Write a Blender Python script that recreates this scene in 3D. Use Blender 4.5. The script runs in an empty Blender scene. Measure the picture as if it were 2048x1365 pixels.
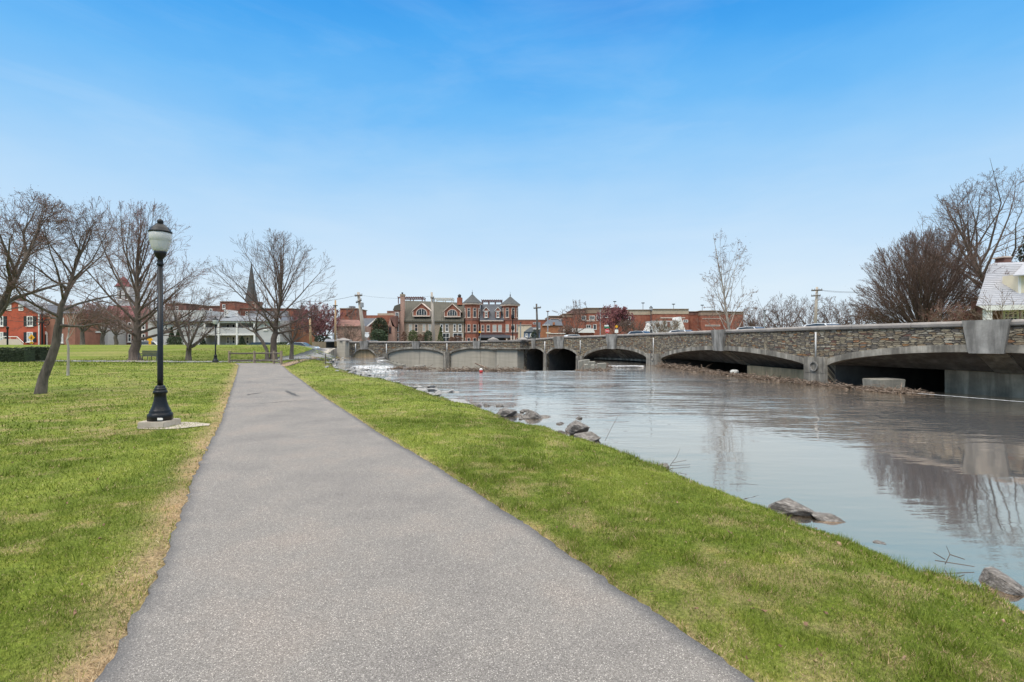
import bpy, bmesh, math, random
import numpy as np
from mathutils import Vector, Matrix
R = math.radians
SC = bpy.context.scene
COL = SC.collection
F, CX, CY, EYE = 1000.0, 1024.0, 682.5, 1.6
WATER = -0.7

def P(px, py, Y):
    return Vector(((px - CX) / F * Y, Y, EYE - (py - CY) / F * Y))
def PX(px, Y): return (px - CX) / F * Y
def PZ(py, Y): return EYE - (py - CY) / F * Y
def G(px, py):
    Y = EYE / ((py - CY) / F - .005)
    return Vector(((px - CX) / F * Y, Y, -.005 * Y))

# ---------------------------------------------------------------- materials
MATS = {}
def lin(c):
    return tuple((x / 255 / 12.92 if x / 255 <= .04045 else ((x / 255 + .055) / 1.055) ** 2.4) for x in c)
def nt(name):
    m = bpy.data.materials.new(name); m.use_nodes = True
    t = m.node_tree; b = t.nodes['Principled BSDF']
    MATS[name] = m
    return m, t, b
def node(t, typ, **kw):
    n = t.nodes.new(typ)
    for k, v in kw.items():
        if k.startswith('i_'):
            n.inputs[k[2:].replace('_', ' ')].default_value = v
        else: setattr(n, k, v)
    return n
def ramp(t, stops, interp='LINEAR'):
    n = t.nodes.new('ShaderNodeValToRGB'); n.color_ramp.interpolation = interp
    e = n.color_ramp.elements
    while len(e) < len(stops): e.new(.5)
    for k, (p, c) in enumerate(stops):
        e[k].position = p; e[k].color = (c[0], c[1], c[2], 1) if not isinstance(c, (int, float)) else (c, c, c, 1)
    return n
def mixc(t, a, b, f, mode='MIX'):
    n = t.nodes.new('ShaderNodeMix'); n.data_type = 'RGBA'; n.blend_type = mode
    for s, v in ((0, f), (6, a), (7, b)):
        if hasattr(v, 'links') or isinstance(v, bpy.types.NodeSocket): t.links.new(v, n.inputs[s])
        elif isinstance(v, (int, float)): n.inputs[s].default_value = v
        else: n.inputs[s].default_value = (v[0], v[1], v[2], 1)
    return n.outputs[2]
def mat(name, c, var=.2, scale=3., rough=.8, bump=0., bscale=None, stretch=(1, 1, 1), c2=None, metal=0., spec=.5, streak=0.):
    m, t, b = nt(name)
    co = node(t, 'ShaderNodeTexCoord'); mp = node(t, 'ShaderNodeMapping'); mp.inputs['Scale'].default_value = stretch
    t.links.new(co.outputs['Object'], mp.inputs[0])
    n = node(t, 'ShaderNodeTexNoise', i_Scale=scale, i_Detail=6., i_Roughness=.65); t.links.new(mp.outputs[0], n.inputs['Vector'])
    lo = tuple(x * (1 - var) for x in c); hi = c2 or tuple(min(1, x * (1 + var)) for x in c)
    r = ramp(t, [(.3, lo), (.5, c), (.7, hi)]); t.links.new(n.outputs[0], r.inputs[0])
    out = r.outputs[0]
    if streak:
        m2 = node(t, 'ShaderNodeMapping'); m2.inputs['Scale'].default_value = (.8, .8, .09); t.links.new(co.outputs['Object'], m2.inputs[0])
        n2 = node(t, 'ShaderNodeTexNoise', i_Scale=2.6, i_Detail=7., i_Roughness=.62); t.links.new(m2.outputs[0], n2.inputs['Vector'])
        r2 = ramp(t, [(.42, 1 - streak), (.62, 1.)]); t.links.new(n2.outputs[0], r2.inputs[0])
        out = mixc(t, out, r2.outputs[0], 1., 'MULTIPLY')
    t.links.new(out, b.inputs['Base Color'])
    b.inputs['Roughness'].default_value = rough; b.inputs['Metallic'].default_value = metal
    b.inputs['Specular IOR Level'].default_value = spec
    if bump:
        n3 = node(t, 'ShaderNodeTexNoise', i_Scale=bscale or scale * 4, i_Detail=5.); t.links.new(mp.outputs[0], n3.inputs['Vector'])
        bp = node(t, 'ShaderNodeBump', i_Strength=bump, i_Distance=.03); t.links.new(n3.outputs[0], bp.inputs['Height'])
        t.links.new(bp.outputs[0], b.inputs['Normal'])
    return m

# ---------------------------------------------------------------- mesh builder
WORLD = {}
class MB:
    def __init__(s): s.v = []; s.f = []; s.mi = []; s.m = 0; s.uv = None
    def add(s, vs, fs):
        k = len(s.v); s.v += [tuple(p) for p in vs]
        for f in fs: s.f.append([k + i for i in f]); s.mi.append(s.m)
        return s
    def box(s, x0, x1, y0, y1, z0, z1, M=None):
        vs = [(x, y, z) for z in (z0, z1) for y in (y0, y1) for x in (x0, x1)]
        if M is not None: vs = [M @ Vector(p) for p in vs]
        return s.add(vs, [(0, 2, 3, 1), (4, 5, 7, 6), (0, 1, 5, 4), (2, 6, 7, 3), (0, 4, 6, 2), (1, 3, 7, 5)])
    def prism(s, poly, axis, a, b):
        def mk(p, t):
            return (p[0], t, p[1]) if axis == 'y' else ((t, p[0], p[1]) if axis == 'x' else (p[0], p[1], t))
        n = len(poly)
        vs = [mk(p, a) for p in poly] + [mk(p, b) for p in poly]
        fs = [tuple(range(n)), tuple(range(2 * n - 1, n - 1, -1))] + [(i, n + i, n + (i + 1) % n, (i + 1) % n) for i in range(n)]
        return s.add(vs, fs)
    def tube(s, pts, rad, n=6, cap=True):
        pts = [Vector(p) for p in pts]
        if isinstance(rad, (int, float)): rad = [rad] * len(pts)
        vs = []
        for i, p in enumerate(pts):
            d = (pts[min(i + 1, len(pts) - 1)] - pts[max(i - 1, 0)]).normalized()
            u = d.cross(Vector((0.13, 1, .21)) if abs(d.y) < .9 else Vector((1, 0, .2))).normalized(); w = d.cross(u)
            for k in range(n):
                a = 2 * math.pi * k / n
                vs.append(p + (u * math.cos(a) + w * math.sin(a)) * rad[i])
        fs = [(i * n + k, i * n + (k + 1) % n, (i + 1) * n + (k + 1) % n, (i + 1) * n + k) for i in range(len(pts) - 1) for k in range(n)]
        if cap: fs += [tuple(range(n - 1, -1, -1)), tuple(range((len(pts) - 1) * n, len(pts) * n))]
        return s.add(vs, fs)
    def lathe(s, prof, n=24, c=(0, 0, 0), flute=0):
        vs = []
        for j, (r, z) in enumerate(prof):
            for k in range(n):
                a = 2 * math.pi * k / n
                rr = r * (1 - flute * (k % 2))
                vs.append((c[0] + rr * math.cos(a), c[1] + rr * math.sin(a), c[2] + z))
        fs = [(j * n + k, j * n + (k + 1) % n, (j + 1) * n + (k + 1) % n, (j + 1) * n + k) for j in range(len(prof) - 1) for k in range(n)]
        if prof[0][0] > 1e-4: fs.append(tuple(range(n - 1, -1, -1)))
        if prof[-1][0] > 1e-4: fs.append(tuple(range((len(prof) - 1) * n, len(prof) * n)))
        return s.add(vs, fs)
    def build(s, name, mats, parent=None, smooth=False, bevel=0):
        me = bpy.data.meshes.new(name)
        off = WORLD.get(parent.name, Vector((0, 0, 0))) if parent else Vector((0, 0, 0))
        v = np.array(s.v, dtype=float) - np.array(off)
        me.from_pydata(v.tolist(), [], s.f)
        if not isinstance(mats, (list, tuple)): mats = [mats]
        for m in mats: me.materials.append(m)
        me.polygons.foreach_set('material_index', s.mi)
        if smooth: me.polygons.foreach_set('use_smooth', [True] * len(s.f))
        if s.uv is not None:
            l = me.uv_layers.new(name='UVMap')
            vi = np.empty(len(me.loops), dtype=np.int32); me.loops.foreach_get('vertex_index', vi)
            l.data.foreach_set('uv', np.array(s.uv, dtype=float)[vi].ravel())
        me.update()
        o = bpy.data.objects.new(name, me); COL.objects.link(o)
        if parent: o.parent = parent; WORLD[o.name] = off
        if bevel:
            bm = bmesh.new(); bm.from_mesh(me)
            bmesh.ops.bevel(bm, geom=bm.edges[:], offset=bevel, segments=2, affect='EDGES', clamp_overlap=True)
            bm.to_mesh(me); bm.free()
        return o
def npmesh(name, V, Fa, mats, parent=None, mi=None, smooth=False):
    """V (n,3) array, Fa (m,k) array of equal-size faces (world coordinates)."""
    off = np.array(WORLD.get(parent.name, Vector((0, 0, 0)))) if parent else np.zeros(3)
    me = bpy.data.meshes.new(name)
    V = np.asarray(V, dtype=np.float32) - off.astype(np.float32); Fa = np.asarray(Fa, dtype=np.int32)
    m, k = Fa.shape
    me.vertices.add(len(V)); me.vertices.foreach_set('co', V.ravel())
    me.loops.add(m * k); me.loops.foreach_set('vertex_index', Fa.ravel())
    me.polygons.add(m); me.polygons.foreach_set('loop_start', np.arange(0, m * k, k, dtype=np.int32))
    if not isinstance(mats, (list, tuple)): mats = [mats]
    for q in mats: me.materials.append(q)
    if mi is not None: me.polygons.foreach_set('material_index', np.asarray(mi, dtype=np.int32))
    me.polygons.foreach_set('use_smooth', np.full(m, bool(smooth)))
    me.update(calc_edges=True)
    o = bpy.data.objects.new(name, me); COL.objects.link(o)
    if parent: o.parent = parent; WORLD[o.name] = Vector(off.tolist())
    return o
def fattr(o, name, arr):
    a = o.data.attributes.new(name, 'FLOAT', 'POINT'); a.data.foreach_set('value', np.asarray(arr, dtype=np.float32))
def thing(name, label, cat, loc, group=None):
    o = bpy.data.objects.new(name, None); COL.objects.link(o)
    o.location = loc; o.empty_display_size = .3
    WORLD[o.name] = Vector(loc)
    return tag(o, label, cat, group)
def tag(o, label, cat, group=None):
    o['label'] = label; o['category'] = cat
    if group: o['group'] = group
    return o
def kind(o, k): o['kind'] = k; return o
def dup(root, loc, label=None, scale=None, rotz=None):
    r = root.copy(); COL.objects.link(r); r.location = loc
    if label: r['label'] = label
    if scale: r.scale = (scale,) * 3
    if rotz is not None: r.rotation_euler = (0, 0, rotz)
    for ch in list(root.children):
        c = ch.copy(); COL.objects.link(c); c.parent = r
        for g in list(ch.children):
            d = g.copy(); COL.objects.link(d); d.parent = c
    return r

# ---------------------------------------------------------------- noise and geometry helpers
def vnoise(x, y, seed=0):
    xi = np.floor(x).astype(np.int64); yi = np.floor(y).astype(np.int64); fx = x - xi; fy = y - yi
    def h(a, b):
        n = (a * 374761393 + b * 668265263 + seed * 974634777) & 0xffffffff
        n = ((n ^ (n >> 13)) * 1274126177) & 0xffffffff
        return ((n ^ (n >> 16)) & 0xffff) / 65535.
    u = fx * fx * (3 - 2 * fx); v = fy * fy * (3 - 2 * fy)
    return (h(xi, yi) * (1 - u) + h(xi + 1, yi) * u) * (1 - v) + (h(xi, yi + 1) * (1 - u) + h(xi + 1, yi + 1) * u) * v
def fbm(x, y, seed=0, o=4):
    r = 0; a = .5; tot = 0
    for k in range(o):
        r = r + a * vnoise(x * 2 ** k, y * 2 ** k, seed + k); tot += a; a *= .5
    return r / tot
def ss(t):
    t = np.clip(t, 0, 1); return t * t * (3 - 2 * t)
def pdist(X, Y, pl):
    d = np.full(X.shape, 1e9)
    for (ax, ay), (bx, by) in zip(pl[:-1], pl[1:]):
        ux, uy = bx - ax, by - ay
        t = np.clip(((X - ax) * ux + (Y - ay) * uy) / (ux * ux + uy * uy + 1e-12), 0, 1)
        d = np.minimum(d, np.hypot(X - ax - t * ux, Y - ay - t * uy))
    return d
def inside(X, Y, poly):
    r = np.zeros(X.shape, bool); n = len(poly)
    for i in range(n):
        ax, ay = poly[i]; bx, by = poly[(i + 1) % n]
        c = ((ay > Y) != (by > Y))
        r ^= c & (X < (bx - ax) * (Y - ay) / ((by - ay) if by != ay else 1e-9) + ax)
    return r

# ---------------------------------------------------------------- plan of the place
def catmull(pts, n=40):
    p = [np.array(q, float) for q in pts]; p = [2 * p[0] - p[1]] + p + [2 * p[-1] - p[-2]]
    out = []
    for i in range(1, len(p) - 2):
        for t in np.linspace(0, 1, n, endpoint=False):
            out.append(.5 * (2 * p[i] + (p[i + 1] - p[i - 1]) * t + (2 * p[i - 1] - 5 * p[i] + 4 * p[i + 1] - p[i + 2]) * t * t + (3 * p[i] - p[i - 1] - 3 * p[i + 1] + p[i + 2]) * t ** 3))
    out.append(p[-2]); return np.array(out)
BR = catmull([(-23.9, 71), (-21.4, 72), (-14, 72.5), (-4.9, 70), (.26, 66.5), (5.95, 62), (11.2, 55.8), (13.7, 48), (15.2, 36.5), (16.5, 26.9), (19.1, 20.1), (22.5, 14.4), (27.2, 9), (33, 4.5)], 60)
BS = np.concatenate([[0], np.cumsum(np.hypot(*np.diff(BR, axis=0).T))])
BPX = CX + F * BR[:, 0] / np.maximum(BR[:, 1], 1)
BT = np.gradient(BR, axis=0); BT /= np.hypot(*BT.T)[:, None]
BN = np.stack([-BT[:, 1], BT[:, 0]], 1)          # away from the camera side
if BN[0, 1] < 0: BN = -BN
def s_px(px): return float(np.interp(px, BPX, BS))
def at_s(s): return np.array([np.interp(s, BS, BR[:, 0]), np.interp(s, BS, BR[:, 1])])
def nrm(s):
    n = np.array([np.interp(s, BS, BN[:, 0]), np.interp(s, BS, BN[:, 1])]); return n / np.hypot(*n)
def bz(px, py): return EYE - (py - CY) / F * at_s(s_px(px))[1]
def bp(s, off, z):
    q = at_s(s) + nrm(s) * off; return (q[0], q[1], z)
CPX = [690, 900, 1000, 1060, 1120, 1225, 1310, 1440, 1635, 1975, 2300]
CPY = [683, 683, 681.5, 678.5, 673.5, 669.3, 665.8, 660.5, 652, 641.5, 0]
CZ = [bz(a, b) for a, b in zip(CPX, CPY)]; CZ[-1] = CZ[-2] + .06
CS = [s_px(a) for a in CPX]
def cop(s): return float(np.interp(s, CS, CZ))

def wp(px, py):
    Y = (EYE - WATER) / ((py - CY) / F); return ((px - CX) / F * Y, Y)
SHORE = [(8, -40), (6, -10), (5.3, 0), (5.0, 3)] + [wp(*q) for q in [(2100, 1205), (2000, 1172), (1900, 1128), (1800, 1090), (1700, 1055), (1600, 1020), (1500, 985), (1420, 955), (1330, 932), (1200, 890), (1110, 868), (1060, 848), (1000, 830), (930, 806), (880, 790), (830, 775), (780, 764), (740, 756), (715, 748), (690, 738), (668, 727), (690, 716.5)]] + [(-23.9, 70.6)]
EXT_R = [(40, -2), (60, -30), (60, -40)]
WPOLY = SHORE + [tuple(q) for q in BR[::6]] + EXT_R
STEP = [at_s(s_px(765)), wp(757, 718.5), wp(805, 735), wp(830, 738.5)]
WEIR = [tuple(STEP[0]), tuple(STEP[1]), tuple(STEP[2]), tuple(STEP[3]), wp(880, 742), wp(1040, 742.5), wp(1190, 742), wp(1206, 739), tuple(at_s(s_px(1162)))]
i0, i1 = np.searchsorted(BPX, 765), np.searchsorted(BPX, 1162)
BASIN = WEIR + [tuple(q) for q in BR[i0:i1:6]][::-1]
BEXT = [(-400, 80), (-60, 74)] + [tuple(q) for q in BR[::8]] + EXT_R

LEFT = [(150, 1500), (190, 1365), (250, 1275), (300, 1180), (345, 1080), (385, 960), (410, 905), (440, 850), (455, 805), (467, 768), (474, 745), (478, 731), (470, 726.5)]
RIGHT = [(1720, 1500), (1510, 1365), (1370, 1265), (1200, 1153), (1050, 1049), (900, 952), (830, 908), (760, 868), (700, 828), (640, 789), (605, 762), (580, 745), (566, 732), (560, 726.5)]
LE = [tuple(G(*q)[:2]) for q in LEFT]; RE = [tuple(G(*q)[:2]) for q in RIGHT]
LE = [(LE[0][0] + 3, -8)] + LE; RE = [(RE[0][0] + 3, -8)] + RE
def resample(pl, n, nz=0, seed=1, f=6):
    pl = np.array(pl); s = np.concatenate([[0], np.cumsum(np.hypot(*np.diff(pl, axis=0).T))])
    t = np.linspace(0, 1, n) ** 1.25 * s[-1]
    q = np.stack([np.interp(t, s, pl[:, 0]), np.interp(t, s, pl[:, 1])], 1)
    # soften the corners of the traced edge
    for _ in range(6): q[1:-1] = (q[:-2] + 2 * q[1:-1] + q[2:]) / 4
    if nz: q[:, 0] += nz * (fbm(t * f, t * 0 + 3., seed, 5) - .5) * 2 + nz * .5 * (fbm(t * f * .2, t * 0, seed + 9) - .5)
    return q
LEn = resample(LE, 900, .05, 3, 14); REn = resample(RE, 900, .03, 7, 16)
PATHPOLY = [tuple(q) for q in LEn[::6]] + [tuple(q) for q in REn[::-6]]

def height(X, Y):
    X = np.asarray(X, float); Y = np.asarray(Y, float)
    base = -.005 * np.clip(Y, 0, 60)
    berm = 1.42 * ss((Y - 48.5) / 12) - .35 * ss((Y - 63) / 7)
    w = inside(X, Y, WPOLY)
    d = pdist(X, Y, SHORE); d = np.where(w, -d, d)
    d = d + .8 * (fbm(X * .9, Y * .9, 5) - .5) + .3 * (fbm(X * 3, Y * 3, 25) - .5) + .16 * (fbm(X * 5, Y * 5, 15) - .5)
    lat = ss((d - .3) / 6)
    hl = base + berm * lat
    hl = hl - .06 * ss((1.9 - pdist(X, Y, [(-20, 43.5), (-60, 44)])) / 1.9) * 0
    d = d - .7
    bank = np.exp(-np.clip(d, 0, 50) / .8)
    hl = hl - (hl + .64) * bank
    lp = inside(X, Y, PATHPOLY)
    hl = hl + np.where(lp, -.03, .035 * (fbm(X * .9, Y * .9, 31) - .5) * ss(pdist(X, Y, PATHPOLY[::3]) / .6))
    h = np.where(d > 0, hl, np.maximum(-.64 + d * 1.1, -1.6))
    h = np.where(inside(X, Y, BASIN), -3.4, h)
    # beyond the bridge front
    bi = np.array(BEXT); db = pdist(X, Y, BEXT)
    far = [tuple(q) for q in BEXT] + [(400, -40), (400, 2000), (-400, 2000)]
    beh = inside(X, Y, far)
    road = np.interp(X, [-30, 0, 6, 15, 40], [.5, .55, 1.05, 1.3, 1.4])
    real = (X > -24.2)
    h = np.where(beh & real, np.where(db > 10.6, road, -3.6), h)
    h = np.where((db < .9) & (X > -22.5), np.minimum(h, -1.7), h)
    h = np.where(beh & ~real, np.where(Y > 72, .55, h), h)
    return h
def hz(x, y): return float(height(np.array([x]), np.array([y]))[0])
# ================================================================ camera, sky, light
cam = bpy.data.objects.new('camera', bpy.data.cameras.new('camera')); COL.objects.link(cam); SC.camera = cam
cam.location = (0, 0, EYE); cam.rotation_euler = (R(90), 0, 0)
cam.data.sensor_width = 36; cam.data.lens = 36 * F / 2048; cam.data.clip_end = 5000; cam.data.clip_start = .05
W = bpy.data.worlds.new('World'); SC.world = W; W.use_nodes = True
t = W.node_tree; bg = t.nodes['Background']
SUN_EL, SUN_AZ = 52, 215
sky = node(t, 'ShaderNodeTexSky', sky_type='NISHITA'); sky.sun_disc = False
sky.sun_elevation = R(SUN_EL); sky.sun_rotation = R(SUN_AZ)
sc = node(t, 'ShaderNodeVectorMath', operation='SCALE'); sc.inputs['Scale'].default_value = .1; t.links.new(sky.outputs[0], sc.inputs[0])
tc = node(t, 'ShaderNodeTexCoord'); sx = node(t, 'ShaderNodeSeparateXYZ'); t.links.new(tc.outputs['Generated'], sx.inputs[0])
mp = node(t, 'ShaderNodeMapping'); mp.inputs['Scale'].default_value = (1.2, 1.2, 3.2); t.links.new(tc.outputs['Generated'], mp.inputs[0])
cn = node(t, 'ShaderNodeTexNoise', i_Scale=1.7, i_Detail=7., i_Roughness=.55); t.links.new(mp.outputs[0], cn.inputs['Vector'])
off = node(t, 'ShaderNodeMath', operation='MULTIPLY_ADD'); t.links.new(cn.outputs[0], off.inputs[0]); off.inputs[1].default_value = -.16; 
ad = node(t, 'ShaderNodeMath', operation='ADD'); ad.inputs[1].default_value = .08; t.links.new(sx.outputs[2], ad.inputs[0]); t.links.new(ad.outputs[0], off.inputs[2])
skyc = ramp(t, [(0, lin((229, 241, 251))), (.08, lin((221, 239, 253))), (.17, lin((200, 229, 254))), (.26, lin((182, 221, 254))), (.34, lin((152, 208, 254))), (.42, lin((114, 191, 252))), (.5, lin((78, 172, 247))), (.57, lin((48, 154, 239)))])
t.links.new(off.outputs[0], skyc.inputs[0])
veil = mixc(t, sc.outputs[0], skyc.outputs[0], .94)
mpw = node(t, 'ShaderNodeMapping'); mpw.inputs['Scale'].default_value = (1.1, .8, 5.5); mpw.inputs['Rotation'].default_value = (.12, .2, .3); t.links.new(tc.outputs['Generated'], mpw.inputs[0])
wn_ = node(t, 'ShaderNodeTexNoise', i_Scale=1.6, i_Detail=9., i_Roughness=.6, i_Distortion=.6); t.links.new(mpw.outputs[0], wn_.inputs['Vector'])
wr = ramp(t, [(.48, 0.), (.8, .17)]); t.links.new(wn_.outputs[0], wr.inputs[0])
veil = mixc(t, veil, (.82, .9, .97), wr.outputs[0])
mr = node(t, 'ShaderNodeMapRange', interpolation_type='SMOOTHSTEP'); t.links.new(sx.outputs[2], mr.inputs[0]); mr.inputs[1].default_value = .568; mr.inputs[2].default_value = .7
full = mixc(t, veil, (2.75, 2.68, 2.55), mr.outputs[0])
t.links.new(full, bg.inputs[0]); bg.inputs[1].default_value = 1.
sun = bpy.data.objects.new('sun', bpy.data.lights.new('sun', 'SUN')); COL.objects.link(sun)
sun.data.energy = 1.5; sun.data.angle = R(18); sun.data.color = (1, .95, .88)
az = R(SUN_AZ); dv = Vector((math.sin(az) * math.cos(R(SUN_EL)), math.cos(az) * math.cos(R(SUN_EL)), math.sin(R(SUN_EL))))
sun.rotation_euler = dv.to_track_quat('Z', 'Y').to_euler(); sun.location = (0, -20, 40)
SC.view_settings.view_transform = 'Standard'; SC.view_settings.look = 'None'; SC.view_settings.exposure = 0; SC.view_settings.gamma = 1
SC.cycles.max_bounces = 6; SC.cycles.diffuse_bounces = 3; SC.cycles.glossy_bounces = 3; SC.cycles.transmission_bounces = 4; SC.cycles.transparent_max_bounces = 6
SC.cycles.caustics_reflective = False; SC.cycles.caustics_refractive = False

# ================================================================ ground
def dryness(X, Y):
    a = fbm(X * .55, Y * .55, 41, 3); b = fbm(X * 2.6, Y * 2.6, 47, 4); c = fbm(X * 7, Y * 7, 53, 3)
    q = ss((a * .34 + b * .4 + c * .46 - .585) / .2)
    le = pdist(X, Y, [tuple(p) for p in LEn[::6]]); re = pdist(X, Y, [tuple(p) for p in REn[::6]])
    edge = np.maximum(np.exp(-(le / (.16 + .22 * b)) ** 2), .75 * np.exp(-(re / (.05 + .1 * c)) ** 2))
    far = ss((Y - 11) / 12)
    q = q * (.56 - .14 * far) * (1 - .25 * (X > .5 - .42 * Y))
    w = inside(X, Y, WPOLY); d = pdist(X, Y, SHORE)
    q = np.maximum(q, edge * (.35 + .9 * b)); q = np.maximum(q, .7 * np.exp(-(d / .22) ** 2) * (b + .2))
    return np.clip(q, 0, 1)
def lush_and_shade(X, Y):
    return np.maximum(ss((fbm(X * .8, Y * .8, 61, 4) - .36) / .3), .9 * ss((Y - 49) / 2) * (Y < 64) * fbm(X * .5, Y * 1.5, 63) * 1.5)  # berm slope greener and darker, its shading partly put into the grass colour
def cgrid(parts):
    o = [np.arange(a, b, s) for a, b, s in parts]; return np.concatenate(o)
def grow(a, b, n, p=2.2):
    return a + (b - a) * (np.arange(1, n + 1) / n) ** p
gx = np.concatenate([-grow(30, 900, 40)[::-1], cgrid([(-30, -8, .3), (-8, 6.5, .09), (6.5, 30, .35)]), grow(30, 900, 40)])
gy = np.concatenate([-grow(2, 60, 14)[::-1], cgrid([(-2, 1.5, .5), (1.5, 17, .09), (17, 75, .3)]), grow(75, 1500, 45)])
GXm, GYm = np.meshgrid(gx, gy)
GZ = height(GXm, GYm)
nx, ny = len(gx), len(gy)
V = np.stack([GXm.ravel(), GYm.ravel(), GZ.ravel()], 1)
ii = (np.arange(ny - 1)[:, None] * nx + np.arange(nx - 1)[None, :]).ravel()
Fq = np.stack([ii, ii + 1, ii + nx + 1, ii + nx], 1)
m, t, b = nt('ground_turf')
co = node(t, 'ShaderNodeTexCoord')
a1 = node(t, 'ShaderNodeAttribute', attribute_name='dry'); a2 = node(t, 'ShaderNodeAttribute', attribute_name='lush_shade'); a3 = node(t, 'ShaderNodeAttribute', attribute_name='mud')
n1 = node(t, 'ShaderNodeTexNoise', i_Scale=38., i_Detail=6., i_Roughness=.75); t.links.new(co.outputs['Object'], n1.inputs['Vector'])
n2 = node(t, 'ShaderNodeTexNoise', i_Scale=3.2, i_Detail=6., i_Roughness=.7); t.links.new(co.outputs['Object'], n2.inputs['Vector'])
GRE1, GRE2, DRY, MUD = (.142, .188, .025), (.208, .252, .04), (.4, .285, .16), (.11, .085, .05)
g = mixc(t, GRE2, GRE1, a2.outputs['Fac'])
rr = ramp(t, [(.35, .42), (.65, 1.3)]); t.links.new(n1.outputs[0], rr.inputs[0])
r2 = ramp(t, [(.38, (.82, .84, .8)), (.5, (1, 1, 1)), (.66, (1.2, 1.08, 1.05))]); t.links.new(n2.outputs[0], r2.inputs[0])
g = mixc(t, g, DRY, a1.outputs['Fac'])
g = mixc(t, g, rr.outputs[0], 1., 'MULTIPLY'); g = mixc(t, g, r2.outputs[0], 1., 'MULTIPLY')
g = mixc(t, g, MUD, a3.outputs['Fac'])
t.links.new(g, b.inputs['Base Color']); b.inputs['Roughness'].default_value = .95; b.inputs['Specular IOR Level'].default_value = .15
bpn = node(t, 'ShaderNodeBump', i_Strength=.8, i_Distance=.03); t.links.new(n1.outputs[0], bpn.inputs['Height']); t.links.new(bpn.outputs[0], b.inputs['Normal'])
ground = kind(npmesh('ground', V, Fq, m, smooth=True), 'structure')
vx, vy = V[:, 0], V[:, 1]
near = (vy < 75) & (np.abs(vx) < 60)
dr = np.zeros(len(V)); dr[near] = dryness(vx[near], vy[near])
mud = np.clip(np.where(V[:, 2] < -.52, 1, 0) + ss((-.22 - V[:, 2]) / .22) * ss((fbm(vx * 3, vy * 3, 71) - .36) / .15) * .9, 0, 1)
mud = np.maximum(mud, .75 * ss((vy - 74) / 3) * (np.abs(vx) < 900))
fattr(ground, 'dry', dr); fattr(ground, 'lush_shade', lush_and_shade(vx, vy)); fattr(ground, 'mud', mud)

# ================================================================ paths
m, t, b = nt('asphalt')
co = node(t, 'ShaderNodeTexCoord')
vo = node(t, 'ShaderNodeTexVoronoi', i_Scale=230.); t.links.new(co.outputs['Object'], vo.inputs['Vector'])
sp = node(t, 'ShaderNodeSeparateColor'); t.links.new(vo.outputs['Color'], sp.inputs[0])
r1 = ramp(t, [(0, (.105, .094, .084)), (.3, (.158, .144, .13)), (.7, (.216, .198, .179)), (.93, (.282, .258, .233)), (.975, (.48, .44, .395))]); t.links.new(sp.outputs[0], r1.inputs[0])
n0 = node(t, 'ShaderNodeTexNoise', i_Scale=.9, i_Detail=7., i_Roughness=.6); t.links.new(co.outputs['Object'], n0.inputs['Vector'])
r0 = ramp(t, [(.3, (.8, .8, .82)), (.5, (1, 1, 1)), (.7, (1.16, 1.1, 1.06))]); t.links.new(n0.outputs[0], r0.inputs[0])
ea = node(t, 'ShaderNodeAttribute', attribute_name='edge')
c = mixc(t, r1.outputs[0], r0.outputs[0], 1., 'MULTIPLY')
c = mixc(t, c, (.09, .09, .095), ea.outputs['Fac'])
t.links.new(c, b.inputs['Base Color']); b.inputs['Roughness'].default_value = .85; b.inputs['Specular IOR Level'].default_value = .3
v2 = node(t, 'ShaderNodeTexVoronoi', i_Scale=170., feature='SMOOTH_F1'); t.links.new(co.outputs['Object'], v2.inputs['Vector'])
bpn = node(t, 'ShaderNodeBump', i_Strength=.5, i_Distance=.004, invert=True); t.links.new(v2.outputs[0], bpn.inputs['Height']); t.links.new(bpn.outputs[0], b.inputs['Normal'])
def strip(name, A, B, mt, lift, nw=9, edge=True):
    u = np.concatenate([[0], np.linspace(0, 1, nw - 2), [1]])
    PT = A[:, None, :] * (1 - u)[None, :, None] + B[:, None, :] * u[None, :, None]
    X, Y = PT[..., 0], PT[..., 1]
    Z = (-.005 * np.clip(Y, 0, 60) if lift is None else height(X, Y) + lift)
    if lift is None:
        Z = Z + .012 * (1 - (2 * u - 1) ** 2)[None, :]
        Z += .004; Z[:, 0] -= .06; Z[:, -1] -= .06
    V = np.stack([X, Y, Z], -1).reshape(-1, 3); n = len(A)
    ii = (np.arange(n - 1)[:, None] * nw + np.arange(nw - 1)[None, :]).ravel()
    o = npmesh(name, V, np.stack([ii, ii + 1, ii + nw + 1, ii + nw], 1), mt, smooth=True)
    wd = np.hypot(*(B - A).T)[:, None] * np.minimum(u, 1 - u)[None, :]
    e = np.exp(-(wd / .045) ** 2) * .7 * (.3 + .9 * fbm(X * 9, Y * 9, 77))
    if edge: e = np.maximum(e, 0)
    fattr(o, 'edge', e.ravel()); return kind(o, 'structure')
def denser(A, B):  # extra rows close to both edges
    return A, B
uu = 21
path = strip('path', LEn, REn, MATS['asphalt'], None, 25)
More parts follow.
